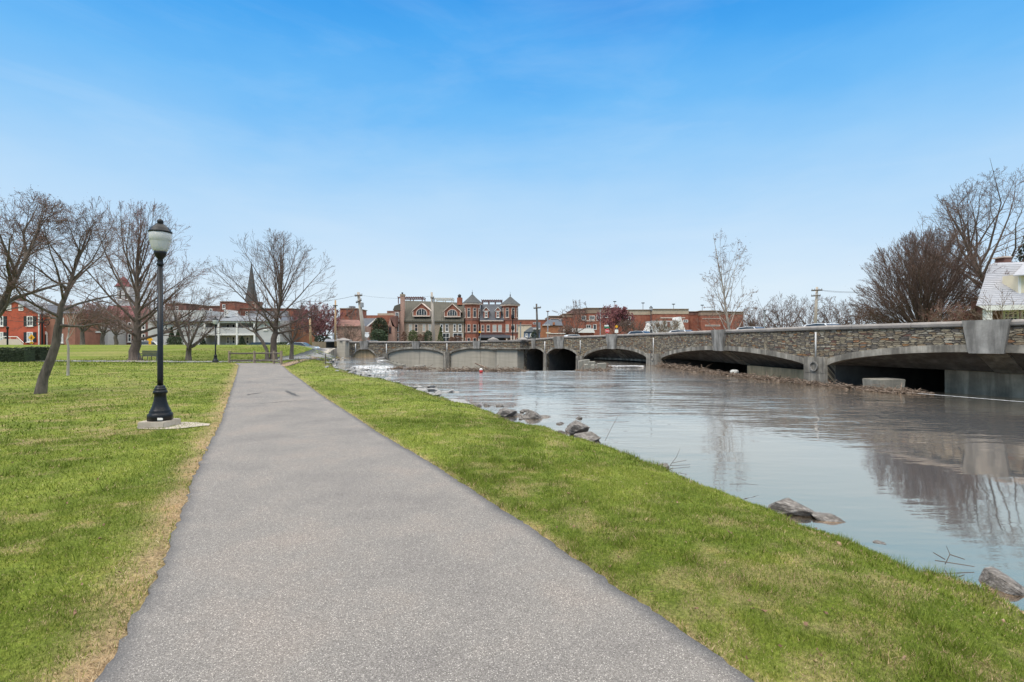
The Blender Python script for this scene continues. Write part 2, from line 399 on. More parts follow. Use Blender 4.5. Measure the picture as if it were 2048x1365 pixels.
# hairline cracks across the asphalt near the far bend
mat('crack_dark', (.07, .068, .066), .3, 30)
def crack(p0, p1, wdt, seed):
    rnd = random.Random(seed); A = G(*p0); B = G(*p1); mb = MB(); n = 60
    d = (B - A).normalized(); s = Vector((-d.y, d.x, 0)); pr = []; q = 0
    for k in range(n + 1):
        q = q * .7 + rnd.uniform(-.05, .05); c = A.lerp(B, k / n) + s * q; c.z = -.005 * c.y + .021
        w_ = wdt * rnd.uniform(.15, 1) * math.sin(math.pi * (k + .3) / (n + .6)); pr += [c + s * w_, c - s * w_]
    mb.add(pr, [(2 * k, 2 * k + 1, 2 * k + 3, 2 * k + 2) for k in range(n)])
    o = mb.build('path_crack', MATS['crack_dark'], path); return o
crack((484, 812), (640, 800), .035, 3); crack((492, 792), (525, 786), .1, 4); crack((570, 782), (600, 795), .09, 5)
mat('concrete_path', (.26, .25, .24), .15, 2., .9)
mat('dirt', (.3, .2, .13), .25, 2., .95)
XL = [(-90, 721), (60, 722.5), (200, 723), (330, 724), (420, 724.5), (470, 724), (520, 722.5), (570, 718.5), (620, 715), (645, 712)]
def hp(px, py):
    # point on the terrain under a pixel
    for Y in np.arange(30, 75, .1):
        x = PX(px, Y)
        if hz(x, Y) >= PZ(py, Y): return np.array([x, Y])
    return np.array([PX(px, 60), 60.])
def ribbon(name, cl, w, mt, lift=.02, n=120, taper=None):
    c = catmull([hp(*q) for q in cl], 14)
    d = np.gradient(c, axis=0); d /= np.hypot(*d.T)[:, None]; nn = np.stack([-d[:, 1], d[:, 0]], 1)
    ww = w * (1 + .12 * (fbm(np.arange(len(c)) * .4, np.arange(len(c)) * 0, 91) - .5))[:, None]
    return strip(name, c - nn * ww / 2, c + nn * ww / 2, mt, lift, 5)
ribbon('cross_path', XL, 3.3, MATS['concrete_path'], .03)
ribbon('lane', [(628, 714), (645, 711), (652, 704), (658, 697.5), (662, 694.5)], 2.9, MATS['concrete_path'], .03)
ribbon('dirt_path', [(563, 734), (580, 728), (605, 721), (632, 714.5)], 1.1, MATS['dirt'], .022)

# ================================================================ water
m, t, b = nt('pond_water')
co = node(t, 'ShaderNodeTexCoord'); sxx = node(t, 'ShaderNodeSeparateXYZ'); t.links.new(co.outputs['Object'], sxx.inputs[0])
def wn(scale, st, det=3.):
    mp = node(t, 'ShaderNodeMapping'); mp.inputs['Scale'].default_value = st; mp.inputs['Rotation'].default_value = (0, 0, R(8)); t.links.new(co.outputs['Object'], mp.inputs[0])
    n = node(t, 'ShaderNodeTexNoise', i_Scale=scale, i_Detail=det, i_Roughness=.55); t.links.new(mp.outputs[0], n.inputs['Vector']); return n.outputs[0]
big = wn(.55, (.5, 1.6, 1)); mid = wn(2.2, (.55, 1.5, 1)); fine = wn(9., (.6, 1.3, 1), 2.)
patch = wn(.16, (1, 1, 1), 2.)
ys = node(t, 'ShaderNodeMapRange', interpolation_type='SMOOTHSTEP'); t.links.new(sxx.outputs[1], ys.inputs[0])
for k, v in ((1, 8.), (2, 22.), (3, .1), (4, 1.)): ys.inputs[k].default_value = v
pr = node(t, 'ShaderNodeMapRange', interpolation_type='SMOOTHSTEP'); t.links.new(patch, pr.inputs[0])
for k, v in ((1, .36), (2, .6), (3, .35), (4, 1.)): pr.inputs[k].default_value = v
def mth(op, a, b_):
    n = node(t, 'ShaderNodeMath', operation=op)
    for k, v in ((0, a), (1, b_)):
        if isinstance(v, (int, float)): n.inputs[k].default_value = v
        else: t.links.new(v, n.inputs[k])
    return n.outputs[0]
amp = mth('MULTIPLY', ys.outputs[0], pr.outputs[0])
hgt = mth('ADD', mth('ADD', mth('MULTIPLY', big, .5), mth('MULTIPLY', mid, .16)), mth('MULTIPLY', fine, .012))
hgt = mth('MULTIPLY', hgt, amp)
bpn = node(t, 'ShaderNodeBump', i_Strength=1., i_Distance=.24); t.links.new(hgt, bpn.inputs['Height'])
dif = node(t, 'ShaderNodeBsdfDiffuse'); dif.inputs[0].default_value = (.04, .036, .02, 1); 
gl = node(t, 'ShaderNodeBsdfGlossy'); gl.inputs[0].default_value = (1, .81, .61, 1); gl.inputs['Roughness'].default_value = .03; t.links.new(bpn.outputs[0], gl.inputs['Normal'])
gr = node(t, 'ShaderNodeBsdfGlossy'); gr.inputs[0].default_value = (1, .93, .86, 1); gr.inputs['Roughness'].default_value = .36; t.links.new(bpn.outputs[0], gr.inputs['Normal'])
gm = node(t, 'ShaderNodeMixShader'); gm.inputs[0].default_value = .13; t.links.new(gl.outputs[0], gm.inputs[1]); t.links.new(gr.outputs[0], gm.inputs[2])
fr = node(t, 'ShaderNodeFresnel', i_IOR=2.1); t.links.new(bpn.outputs[0], fr.inputs['Normal'])
frm = node(t, 'ShaderNodeMapRange'); t.links.new(fr.outputs[0], frm.inputs[0])
for k, v in ((1, .1), (2, .7), (3, .82), (4, .97)): frm.inputs[k].default_value = v
tm = node(t, 'ShaderNodeMapRange'); t.links.new(fr.outputs[0], tm.inputs[0])
for k, v in ((1, .22), (2, .62), (3, 0.), (4, 1.)): tm.inputs[k].default_value = v
t.links.new(mixc(t, (1, .71, .475), (1, .93, .85), tm.outputs[0]), gl.inputs[0])
ms = node(t, 'ShaderNodeMixShader'); t.links.new(frm.outputs[0], ms.inputs[0]); t.links.new(dif.outputs[0], ms.inputs[1]); t.links.new(gm.outputs[0], ms.inputs[2])
t.links.new(ms.outputs[0], t.nodes['Material Output'].inputs[0])
def poly2d(name, pts, z, mt):
    bm = bmesh.new(); vs = [bm.verts.new((p[0], p[1], z)) for p in pts]; bm.faces.new(vs)
    bmesh.ops.triangulate(bm, faces=bm.faces[:]); bmesh.ops.recalc_face_normals(bm, faces=bm.faces[:])
    me = bpy.data.meshes.new(name); bm.to_mesh(me); bm.free(); me.materials.append(mt)
    for p in me.polygons:
        if p.normal.z < 0: p.flip()
    o = bpy.data.objects.new(name, me); COL.objects.link(o); return kind(o, 'structure')
inn = [(-30, 66), (-24.5, 74)] + [tuple(at_s(s) + nrm(s) * 1.2) for s in np.linspace(s_px(705), s_px(764), 8)]
rgt = [tuple(at_s(s) + nrm(s) * 1.3) for s in np.linspace(s_px(1164), BS[-1], 60)]
WP2 = inn + WEIR[0:] + rgt + [(40, -2), (60, -30), (60, -45), (0, -45), (-1, 0), (-1.5, 9), (-6, 20), (-15, 35), (-24, 52)]
poly2d('water', WP2, WATER, m)
poly2d('basin_water', BASIN, -3.0, m)
mat('foam', (.6, .6, .6), .05, 6., .6)  # white shared by foam and by reflections painted on the ripples
rnd = random.Random(5)
def foam(name, spots, seed):  # scatters flat white flecks: froth, and painted ripple reflections
    rnd = random.Random(seed); mb = MB()
    for (px0, px1, py0, py1, n) in spots:
        for _ in range(n):
            px = rnd.uniform(px0, px1); py = rnd.uniform(py0, py1); e = ((px - (px0 + px1) / 2) / (px1 - px0) * 2) ** 2 + ((py - (py0 + py1) / 2) / (py1 - py0) * 2) ** 2
            if e > 1 and py1 - py0 > 1.5: continue
            x, y = wp(px, py); a = rnd.uniform(.1, .45) * (y / 45); c_ = rnd.uniform(.03, .1) * (y / 45); k = 7
            z = WATER + rnd.uniform(.008, .03)
            vs = [(x + a * math.cos(2 * math.pi * i / k) * rnd.uniform(.6, 1.1), y + c_ * math.sin(2 * math.pi * i / k) * rnd.uniform(.6, 1.1), z + (.02 if i % 2 else 0)) for i in range(k)]
            mb.add(vs, [tuple(range(k))])
    return kind(mb.build(name, MATS['foam']), 'stuff')
foam('foam_and_glints', [(706, 788, 731, 739, 170), (722, 792, 741, 746, 50), (1216, 1284, 732.6, 733.8, 200), (755, 775, 721, 724, 25)], 8)  # left patches stand in for white ripple reflections; line at right is foam
foam('weir_spill', [], 1) if 0 else None

# ================================================================ grass blades
rng = np.random.default_rng(11)
m, t, b = nt('grass_blade')
at = node(t, 'ShaderNodeAttribute', attribute_name='tint'); ad_ = node(t, 'ShaderNodeAttribute', attribute_name='dry')
gc = ramp(t, [(0, (.098, .138, .015)), (.35, (.155, .203, .023)), (.7, (.222, .26, .04)), (1, (.31, .315, .075))]); t.links.new(at.outputs['Fac'], gc.inputs[0])
dc = ramp(t, [(0, (.28, .19, .105)), (.5, (.46, .335, .19)), (1, (.58, .46, .29))]); t.links.new(at.outputs['Fac'], dc.inputs[0])
c = mixc(t, gc.outputs[0], dc.outputs[0], ad_.outputs['Fac'])
t.links.new(c, b.inputs['Base Color']); b.inputs['Roughness'].default_value = .7; b.inputs['Specular IOR Level'].default_value = .2
def scatter(r0, r1, dens, bh, bw, spread):
    n = int(dens * (r1 * r1 - r0 * r0) * R(114) / 2)
    r = np.sqrt(rng.uniform(r0 * r0, r1 * r1, n)); a = rng.uniform(R(-57), R(57), n)
    X = r * np.sin(a); Y = r * np.cos(a)
    pp = inside(X, Y, PATHPOLY); pe = np.minimum(pdist(X, Y, [tuple(p) for p in LEn[::6]]), pdist(X, Y, [tuple(p) for p in REn[::6]])); k = (~pp | (pe < .07 * rng.uniform(0, 1, len(X)) ** 2)) & ~inside(X, Y, WPOLY) & (Y > .8)
    X, Y = X[k], Y[k]
    d = dryness(X, Y); lu = lush_and_shade(X, Y); cl = fbm(X * 4.5, Y * 4.5, 83, 3)
    ds = pdist(X, Y, SHORE); bk = np.exp(-(np.abs(ds - .45) / .5) ** 2) * fbm(X * 2.2, Y * 2.2, 87, 3)
    keep = rng.uniform(0, 1, len(X)) < np.clip(1.05 - .45 * d, .3, 1) * np.clip(.35 + 1.3 * cl, .3, 1)
    X, Y, d, lu, cl, bk = X[keep], Y[keep], d[keep], lu[keep], cl[keep], bk[keep]
    Z = height(X, Y); k = Z > WATER + .03
    X, Y, Z, d, lu, cl, bk = X[k], Y[k], Z[k], d[k], lu[k], cl[k], bk[k]; n = len(X)
    isdry = (rng.uniform(0, 1, n) < .1 + .85 * d + .7 * bk).astype(float)
    th = rng.uniform(0, 2 * np.pi, n); lean = rng.uniform(.3, 1.5, n) + isdry * .8
    h = bh * rng.uniform(.45, 1.15, n) * (.55 + .9 * cl) * (1 + .8 * (lu > .8) * (cl > .62)) * (1 - .4 * isdry) * (1 + 2.2 * bk)
    ph = th + rng.normal(0, .9, n) + np.pi / 2; w = bw * rng.uniform(.6, 1.3, n)
    dx, dy = np.cos(th), np.sin(th)
    B0 = np.stack([X - np.cos(ph) * w, Y - np.sin(ph) * w, Z - .006], 1); B1 = np.stack([X + np.cos(ph) * w, Y + np.sin(ph) * w, Z - .006], 1)
    T = np.stack([X + dx * h * lean * .7, Y + dy * h * lean * .7, Z + h / np.sqrt(1 + .5 * lean ** 2)], 1)
    V = np.stack([B0, B1, T], 1).reshape(-1, 3)
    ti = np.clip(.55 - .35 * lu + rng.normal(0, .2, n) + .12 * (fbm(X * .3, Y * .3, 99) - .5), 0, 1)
    return V, np.repeat(ti, 3), np.repeat(isdry, 3)
parts = [scatter(2.0, 4.2, 14000, .034, .0022, 1), scatter(4.2, 7, 7000, .037, .003, 1), scatter(7, 12, 1900, .045, .0048, 1), scatter(12, 21, 420, .05, .009, 1), scatter(21, 47, 60, .055, .02, 1), scatter(47, 66, 34, .09, .035, 1)]
V = np.concatenate([p[0] for p in parts])
gobj = npmesh('grass', V, np.arange(len(V)).reshape(-1, 3), m)
fattr(gobj, 'tint', np.concatenate([p[1] for p in parts])); fattr(gobj, 'dry', np.concatenate([p[2] for p in parts]))
kind(gobj, 'stuff')
print('blades', len(V) // 3)
# fallen leaves and bits
mat('leaf_litter', (.2, .11, .06), .5, 12, .8, c2=(.42, .3, .19))
mb = MB(); rnd = random.Random(4)
for _ in range(420):
    r = 2.2 + 22 * rnd.random() ** 1.6; a = R(rnd.uniform(-48, 48)); x, y = r * math.sin(a), r * math.cos(a)
    X, Y = np.array([x]), np.array([y])
    if inside(X, Y, WPOLY)[0] or (inside(X, Y, PATHPOLY)[0] and rnd.random() > .04): continue
    z = hz(x, y) + .022; s_ = rnd.uniform(.006, .018) * (1 + r / 14); q = rnd.uniform(0, 6.3)
    vs = [(x + s_ * math.cos(q + i * 1.05) * (1 if i % 3 == 0 else .5), y + s_ * math.sin(q + i * 1.05) * (1 if i % 3 == 0 else .5), z + .008 * rnd.uniform(-1, 1.6)) for i in range(6)]
    mb.add(vs, [tuple(range(6))])
kind(mb.build('fallen_leaves', MATS['leaf_litter']), 'stuff')
# ================================================================ the stone bridge
m, t, b = nt('rubble_stone')
uvn = node(t, 'ShaderNodeUVMap', uv_map='UVMap')
mp = node(t, 'ShaderNodeMapping'); mp.inputs['Scale'].default_value = (3.1, 10.8, 1); t.links.new(uvn.outputs[0], mp.inputs[0])
dn = node(t, 'ShaderNodeTexNoise', i_Scale=1.1, i_Detail=2.); t.links.new(mp.outputs[0], dn.inputs['Vector'])
dm = node(t, 'ShaderNodeVectorMath', operation='SCALE'); dm.inputs['Scale'].default_value = .55; t.links.new(dn.outputs['Color'], dm.inputs[0])
da = node(t, 'ShaderNodeVectorMath', operation='ADD'); t.links.new(mp.outputs[0], da.inputs[0]); t.links.new(dm.outputs[0], da.inputs[1])
vo = node(t, 'ShaderNodeTexVoronoi', i_Scale=1., voronoi_dimensions='2D', distance='CHEBYCHEV'); vo.inputs['Randomness'].default_value = .8; t.links.new(da.outputs[0], vo.inputs['Vector'])
v1 = node(t, 'ShaderNodeTexVoronoi', i_Scale=1., voronoi_dimensions='2D', distance='CHEBYCHEV', feature='F2'); v1.inputs['Randomness'].default_value = .8; t.links.new(da.outputs[0], v1.inputs['Vector'])
df = node(t, 'ShaderNodeMath', operation='SUBTRACT'); t.links.new(v1.outputs[0], df.inputs[0]); t.links.new(vo.outputs[0], df.inputs[1])
sp = node(t, 'ShaderNodeSeparateColor'); t.links.new(vo.outputs['Color'], sp.inputs[0])
stc = ramp(t, [(0, (.15, .14, .13)), (.13, (.27, .235, .18)), (.3, (.4, .35, .26)), (.45, (.22, .2, .175)), (.58, (.44, .39, .29)), (.7, (.32, .25, .17)), (.8, (.48, .45, .38)), (.91, (.36, .21, .1)), (.94, (.19, .11, .09)), (.98, (.36, .2, .11))], 'CONSTANT'); t.links.new(sp.outputs[0], stc.inputs[0])
vn = node(t, 'ShaderNodeTexNoise', i_Scale=7., i_Detail=6., i_Roughness=.7); t.links.new(uvn.outputs[0], vn.inputs['Vector'])
vr = ramp(t, [(.3, (.5, .47, .44)), (.7, (1.1, 1.04, .96))]); t.links.new(vn.outputs[0], vr.inputs[0])
c = mixc(t, stc.outputs[0], vr.outputs[0], 1., 'MULTIPLY')
jr = ramp(t, [(.04, 1.), (.16, 0.)]); t.links.new(df.outputs[0], jr.inputs[0])
c = mixc(t, c, (.05, .045, .04), jr.outputs[0])
t.links.new(c, b.inputs['Base Color']); b.inputs['Roughness'].default_value = .85
jh = ramp(t, [(.02, 0.), (.3, 1.)]); t.links.new(df.outputs[0], jh.inputs[0])
jm = node(t, 'ShaderNodeMath', operation='MULTIPLY_ADD'); t.links.new(vn.outputs[0], jm.inputs[0]); jm.inputs[1].default_value = .5; t.links.new(jh.outputs[0], jm.inputs[2])
bn = node(t, 'ShaderNodeBump', i_Strength=.9, i_Distance=.05); t.links.new(jm.outputs[0], bn.inputs['Height']); t.links.new(bn.outputs[0], b.inputs['Normal'])
mat('bridge_concrete', (.43, .385, .32), .32, 2.2, .9, .3, 14, streak=.6)
mat('keystone_concrete', (.44, .41, .37), .3, 1.6, .9, .25, 14, streak=.55)
mat('coping_stone', (.25, .225, .205), .28, 1.8, .9, .35, 9)
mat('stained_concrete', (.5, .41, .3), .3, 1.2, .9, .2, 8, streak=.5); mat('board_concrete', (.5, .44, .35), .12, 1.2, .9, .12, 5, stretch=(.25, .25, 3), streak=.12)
mat('tan_concrete', (.6, .44, .26), .2, 1.1, .9, .15, 8, streak=.35)
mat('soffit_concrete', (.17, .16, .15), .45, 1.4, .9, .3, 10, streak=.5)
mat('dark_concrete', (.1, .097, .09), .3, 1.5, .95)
mat('drain_white', (.72, .7, .67), .1, 4)
bridge = thing('stone_bridge', 'long curving rubble stone road bridge with concrete arches over the pond', 'bridge', (15, 40, 0))
# name, px left, px right, springing px y (left, right), crown px y, key px, kind
ARCH = [('tan', 705, 752, 714.5, 714.5, 698.5, 728), ('fill', 776, 887, 708.5, 708.5, 697.6, 832), ('fill', 900, 1006, 708, 706.5, 697, 954), ('open', 1050, 1089, 707.5, 708.5, 697, 1068), ('open', 1094, 1154, 710, 711, 696.7, 1119), ('flare', 1168, 1296, 716, 718, 697.5, 1225), ('flare', 1323, 1613, 718.5, 730.5, 700.8, 1440), ('flare', 1656, None, 731.5, None, 705, 1975)]
AR = []
for k, pl, pr, yl, yr, yc, kx in ARCH:
    sl = s_px(pl); sk = s_px(kx); sr = s_px(pr) if pr else 2 * sk - sl
    zl = bz(pl, yl); zr = bz(pr, yr) if pr else zl; zc = bz(kx, yc)
    AR.append((k, sl, sr, zl, zr, zc, sk))
def arch_z(a, s):
    k, sl, sr, zl, zr, zc, sk = a
    u = (s - sl) / (sk - sl) if s < sk else (sr - s) / (sr - sk)
    u = min(max(u, 0), 1); zs = zl if s < sk else zr
    return zs + (zc - zs) * (1 - (1 - u) ** 2) ** .72
ss_all = sorted(set(list(np.arange(0, BS[-1], .3)) + [x for a in AR for x in (a[1] + 1e-3, a[2] - 1e-3, a[1] - 1e-3, a[2] + 1e-3)] + [x for a in AR for x in np.linspace(a[1] + .01, a[2] - .01, 41)]))
def ringt(a): return .27 if a[0] != 'flare' else .31
def wall_bottom(s):
    for a in AR:
        if a[1] < s < a[2]: return arch_z(a, s) + ringt(a) * .6
    return -3.5
# spandrel wall: one strip with thickness
mb = MB(); mb.uv = []
for j, s in enumerate(ss_all):
    zb, zt = wall_bottom(s), cop(s) - .24
    for off, z in ((0, zb), (0, zt), (.45, zt), (.45, zb)):
        mb.v.append(bp(s, off, z)); mb.uv.append((s, z + off))
n = len(ss_all)
for j in range(n - 1):
    for k in range(4):
        a0, a1 = j * 4 + k, j * 4 + (k + 1) % 4
        mb.f.append([a0, a1, a1 + 4, a0 + 4]); mb.mi.append(0)
mb.f.append([0, 1, 2, 3]); mb.mi.append(0)
mb.build('spandrel_wall', MATS['rubble_stone'], bridge)
# coping with rounded top, in cast lengths
def sweep(mb, prof, s0, s1, step=.5, zf=cop):
    q = list(np.arange(s0, s1, step)) + [s1]; n = len(prof); k0 = len(mb.v)
    vs = [bp(s, o, zf(s) + z) for s in q for o, z in prof]
    fs = [(i * n + k, i * n + (k + 1) % n, (i + 1) * n + (k + 1) % n, (i + 1) * n + k) for i in range(len(q) - 1) for k in range(n)]
    fs += [tuple(range(n - 1, -1, -1)), tuple(range((len(q) - 1) * n, len(q) * n))]
    mb.add(vs, fs)
CPROF = [(-.07, -.24), (-.09, -.2), (-.09, -.1), (-.03, -.03), (.1, .0), (.36, .0), (.5, -.03), (.55, -.1), (.55, -.24)]
mb = MB(); s = 0; rnd = random.Random(3)
while s < BS[-1] - .3:
    L = rnd.uniform(2.2, 3.2); e = min(s + L, BS[-1]); sweep(mb, [(o + .006 * math.sin(s * 9), z + .008 * math.sin(s * 5)) for o, z in CPROF], s, e - .018); s = e
mb.build('coping', MATS['coping_stone'], bridge)
# arch rings, keystones, soffits and infill
for i, a in enumerate(AR):
    k, sl, sr, zl, zr, zc, sk = a; T = ringt(a)
    q = list(np.linspace(sl, sr, 49)); mb = MB(); vs = []
    for s in q:
        z = arch_z(a, s)
        vs += [bp(s, -.07, z), bp(s, -.07, z + T), bp(s, .4, z + T), bp(s, .4, z)]
    fs = [(j * 4 + c_, j * 4 + (c_ + 1) % 4, j * 4 + 4 + (c_ + 1) % 4, j * 4 + 4 + c_) for j in range(48) for c_ in range(4)] + [(3, 2, 1, 0), (192, 193, 194, 195)]
    mb.add(vs, fs); mb.build('arch_ring', MATS['bridge_concrete'], bridge)
    # keystone: tapered block, wide at the coping
    zt = cop(sk) + .02; zb = zc - .05; w1 = .55 * (zt - zb); w0 = w1 * .74
    if i in (3,): w1, w0 = .3, .22
    mb = MB(); vs = []
    for off in (-.24, .5):
        f_ = 1 if off < 0 else 1
        vs += [bp(sk - w0, off * (1 if off > 0 else .7), zb), bp(sk + w0, off * (1 if off > 0 else .7), zb), bp(sk + w1, off, zt), bp(sk - w1, off, zt)]
    mb.add(vs, [(0, 1, 2, 3), (7, 6, 5, 4), (0, 4, 5, 1), (1, 5, 6, 2), (2, 6, 7, 3), (3, 7, 4, 0)])
    mb.build('keystone', MATS['keystone_concrete'], bridge)
    q = list(np.linspace(sl - .05, sr + .05, 41))
    def panel(name, s0, s1, off, zt, zb, mt, nn=12):
        mb = MB(); qq = np.linspace(s0, s1, nn); vs = []
        for s in qq:
            for o_, z in ((off, zb), (off, zt), (off + .3, zt), (off + .3, zb)): vs.append(bp(s, o_, z))
        fs = [(j * 4 + c_, j * 4 + (c_ + 1) % 4, j * 4 + 4 + (c_ + 1) % 4, j * 4 + 4 + c_) for j in range(nn - 1) for c_ in range(4)] + [(3, 2, 1, 0), tuple(range(nn * 4 - 4, nn * 4))]
        mb.add(vs, fs); return mb.build(name, mt, bridge)
    if k in ('tan', 'fill'):
        panel('infill_panel', sl - .1, sr + .1, .26, zc + .2, -3.5, MATS['tan_concrete' if k == 'tan' else 'board_concrete'])
        if k == 'fill': # raised strip below the keystone
            panel('panel_pilaster', sk - .42, sk + .42, .2, zc - .08, -3.5, MATS['board_concrete'], 2)
        continue
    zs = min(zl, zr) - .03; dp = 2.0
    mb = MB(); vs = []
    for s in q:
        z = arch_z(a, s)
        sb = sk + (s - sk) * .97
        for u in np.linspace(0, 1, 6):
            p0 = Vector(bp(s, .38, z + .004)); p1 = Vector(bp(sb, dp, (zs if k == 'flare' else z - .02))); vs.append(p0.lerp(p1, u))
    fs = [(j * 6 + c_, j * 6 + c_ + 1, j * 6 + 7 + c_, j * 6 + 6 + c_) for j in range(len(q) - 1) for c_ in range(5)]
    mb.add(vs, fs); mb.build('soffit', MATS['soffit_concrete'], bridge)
    if k == 'flare':  # rib continuing the keystone under the soffit
        mb = MB(); w = w0 * .9; vs = []
        for o_, z in ((.3, zc - .045), (dp, zs - .045)):
            vs += [bp(sk - w, o_, z), bp(sk + w, o_, z), bp(sk + w, o_, z + .2), bp(sk - w, o_, z + .2)]
        mb.add(vs, [(0, 1, 2, 3), (7, 6, 5, 4), (0, 4, 5, 1), (1, 5, 6, 2), (2, 6, 7, 3), (3, 7, 4, 0)])
        mb.build('soffit_rib', MATS['bridge_concrete'], bridge)
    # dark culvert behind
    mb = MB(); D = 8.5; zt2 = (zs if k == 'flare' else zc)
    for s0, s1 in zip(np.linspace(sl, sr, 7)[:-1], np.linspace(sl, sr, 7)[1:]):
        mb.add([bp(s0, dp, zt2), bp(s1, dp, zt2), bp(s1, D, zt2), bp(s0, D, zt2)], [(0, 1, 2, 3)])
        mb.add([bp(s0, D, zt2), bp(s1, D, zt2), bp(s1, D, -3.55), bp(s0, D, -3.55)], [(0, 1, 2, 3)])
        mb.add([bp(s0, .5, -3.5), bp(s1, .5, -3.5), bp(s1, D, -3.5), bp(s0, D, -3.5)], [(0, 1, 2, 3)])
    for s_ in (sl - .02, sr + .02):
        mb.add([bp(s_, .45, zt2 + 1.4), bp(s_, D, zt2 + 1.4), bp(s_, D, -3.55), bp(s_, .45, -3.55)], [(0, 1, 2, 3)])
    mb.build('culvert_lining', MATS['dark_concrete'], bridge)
    if i == 6: panel('abutment_wall', s_px(1470), sr, .9, zs + .02, -3.5, MATS['tan_concrete'])
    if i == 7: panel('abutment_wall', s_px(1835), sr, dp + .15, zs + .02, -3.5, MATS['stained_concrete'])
    if i == 5: panel('culvert_beam', sl, sr, dp - .1, WATER + .32, WATER + .1, MATS['bridge_concrete'])
# piers
def pier(s0, s1, off, zt, zb, mt='bridge_concrete', cap=True):
    mb = MB()
    def blk(a, b_, o, z0, z1):
        mb.add([bp(a, o, z0), bp(b_, o, z0), bp(b_, .5, z0), bp(a, .5, z0), bp(a, o, z1), bp(b_, o, z1), bp(b_, .5, z1), bp(a, .5, z1)], [(0, 1, 2, 3)[::-1], (4, 5, 6, 7), (0, 1, 5, 4), (1, 2, 6, 5), (2, 3, 7, 6), (3, 0, 4, 7)])
    zm = zt - (zt - max(zb, -1)) * .5
    blk(s0, s1, off, zm + .03, zt); blk(s0 + .02, s1 - .02, off + .03, zm, zm + .03); blk(s0, s1, off, zb, zm)
    return mb.build('pier', MATS[mt], bridge)
sg = lambda p: s_px(p)
pier(sg(1613.5), sg(1655.5), -.2, bz(1634, 714.5), -1.6)
pier(sg(1297), sg(1322), -.25, bz(1310, 707.5), -1.6)
pier(sg(1154), sg(1167), -.22, bz(1160, 712), -3.5)
pier(sg(1089), sg(1094), -.3, bz(1092, 707), -3.5)
pier(sg(887.5), sg(899.5), -.25, bz(893, 704), -3.5); pier(sg(892), sg(895), -.33, bz(893, 704) + .02, -3.5)
pier(sg(765), sg(775), -.12, bz(770, 707), -3.5)
pier(sg(697), sg(704.5), -.2, bz(700, 712), -1.6); pier(sg(752.5), sg(758), -.15, bz(754, 713), -1.6)
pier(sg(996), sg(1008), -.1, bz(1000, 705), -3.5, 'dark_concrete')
# round medallions on the two big piers
for pxm, pym, r in ((1634.5, 733, .26), (1310, 717, .26)):
    s0 = sg(pxm); z0 = bz(pxm, pym); mb = MB(); pts = []
    for k in range(24):
        a = 2 * math.pi * k / 24
        for rr, o_ in ((r, -.2), (r, -.27), (r * .78, -.27), (r * .78, -.2)):
            pts.append(bp(s0 + rr * math.cos(a), o_ - .05 * (pxm < 1400), z0 + rr * math.sin(a)))
    mb.add(pts, [(k * 4 + c_, k * 4 + (c_ + 1) % 4, ((k + 1) % 24) * 4 + (c_ + 1) % 4, ((k + 1) % 24) * 4 + c_) for k in range(24) for c_ in range(4)])
    mb.build('medallion', MATS['keystone_concrete'], bridge)
# white drain pipes and thin joints
for px_, y0, y1, w in ((1632.5, 664.5, 716, .045), (1307.5, 676, 709, .05), (1161, 681, 706, .05), (1090, 683, 707, .06), (894, 687, 705, .06), (773, 688, 713, .07), (711, 688, 705, .07)):
    s0 = sg(px_); mb = MB(); mb.tube([bp(s0, -.03, bz(px_, y1)), bp(s0, -.03, bz(px_, y0))], w, 8); mb.build('drain_pipe', MATS['drain_white'], bridge, True)
# box pier with balcony
def bbox(name, s0, s1, o0, o1, z0, z1, mt, uv=False):
    mb = MB(); q = [(s0, o0), (s1, o0), (s1, o1), (s0, o1)]
    vs = [bp(a, o, z0) for a, o in q] + [bp(a, o, z1) for a, o in q]
    mb.add(vs, [(3, 2, 1, 0), (4, 5, 6, 7), (0, 1, 5, 4), (1, 2, 6, 5), (2, 3, 7, 6), (3, 0, 4, 7)])
    if uv: mb.uv = [(s + o, z) for z in (z0, z1) for s, o in q]
    return mb.build(name, MATS[mt], bridge)
zb = bz(1028, 696.5); zt = bz(1028, 682)
bbox('box_pier', sg(1008), sg(1048), -1.5, .4, -3.5, zb - .12, 'board_concrete')
bbox('balcony_slab', sg(992), sg(1057), -1.9, .3, zb - .12, zb + .06, 'bridge_concrete')
bbox('balcony_parapet', sg(993), sg(1056), -1.8, .2, zb + .06, zt - .12, 'rubble_stone', True)
bbox('balcony_coping', sg(992), sg(1057), -1.92, .3, zt - .12, zt + .06, 'coping_stone')
for px_ in (996, 1054):
    mb = MB(); c0 = Vector(bp(sg(px_), -1.0, zt + .06)); mb.lathe([(.75, 0), (.75, .12), (.05, .42)], 4, c0); mb.build('pier_cap', MATS['coping_stone'], bridge)
# left end pillar
c0 = Vector(bp(sg(692), .0, 0)); mb = MB(); mb.box(c0.x - .75, c0.x + .4, c0.y - 1.6, c0.y + .4, -1.5, bz(692, 683)); mb.build('end_pillar', MATS['board_concrete'], bridge)
mb = MB(); mb.lathe([(1.25, 0), (1.25, .15), (.05, .5)], 4, (c0.x - .17, c0.y - .6, bz(692, 683))); mb.build('pier_cap', MATS['coping_stone'], bridge)
mb = MB(); mb.prism([(c0.y - 1.6, -1.5), (c0.y - 7, -1.5), (c0.y - 7, -.5), (c0.y - 1.6, .6)], 'x', c0.x - 1.7, c0.x - .9); mb.build('wing_wall', MATS['bridge_concrete'], bridge)
# road deck on top, back parapet
mb = MB(); sweep(mb, [(.5, -1.3), (.5, -1.02), (12, -1.02), (12, -1.3)], 0, BS[-1], .6); mb.build('deck', MATS['asphalt'], bridge)
# square finials seen on the coping
mat('finial_stone', (.34, .32, .3), .2, 3)

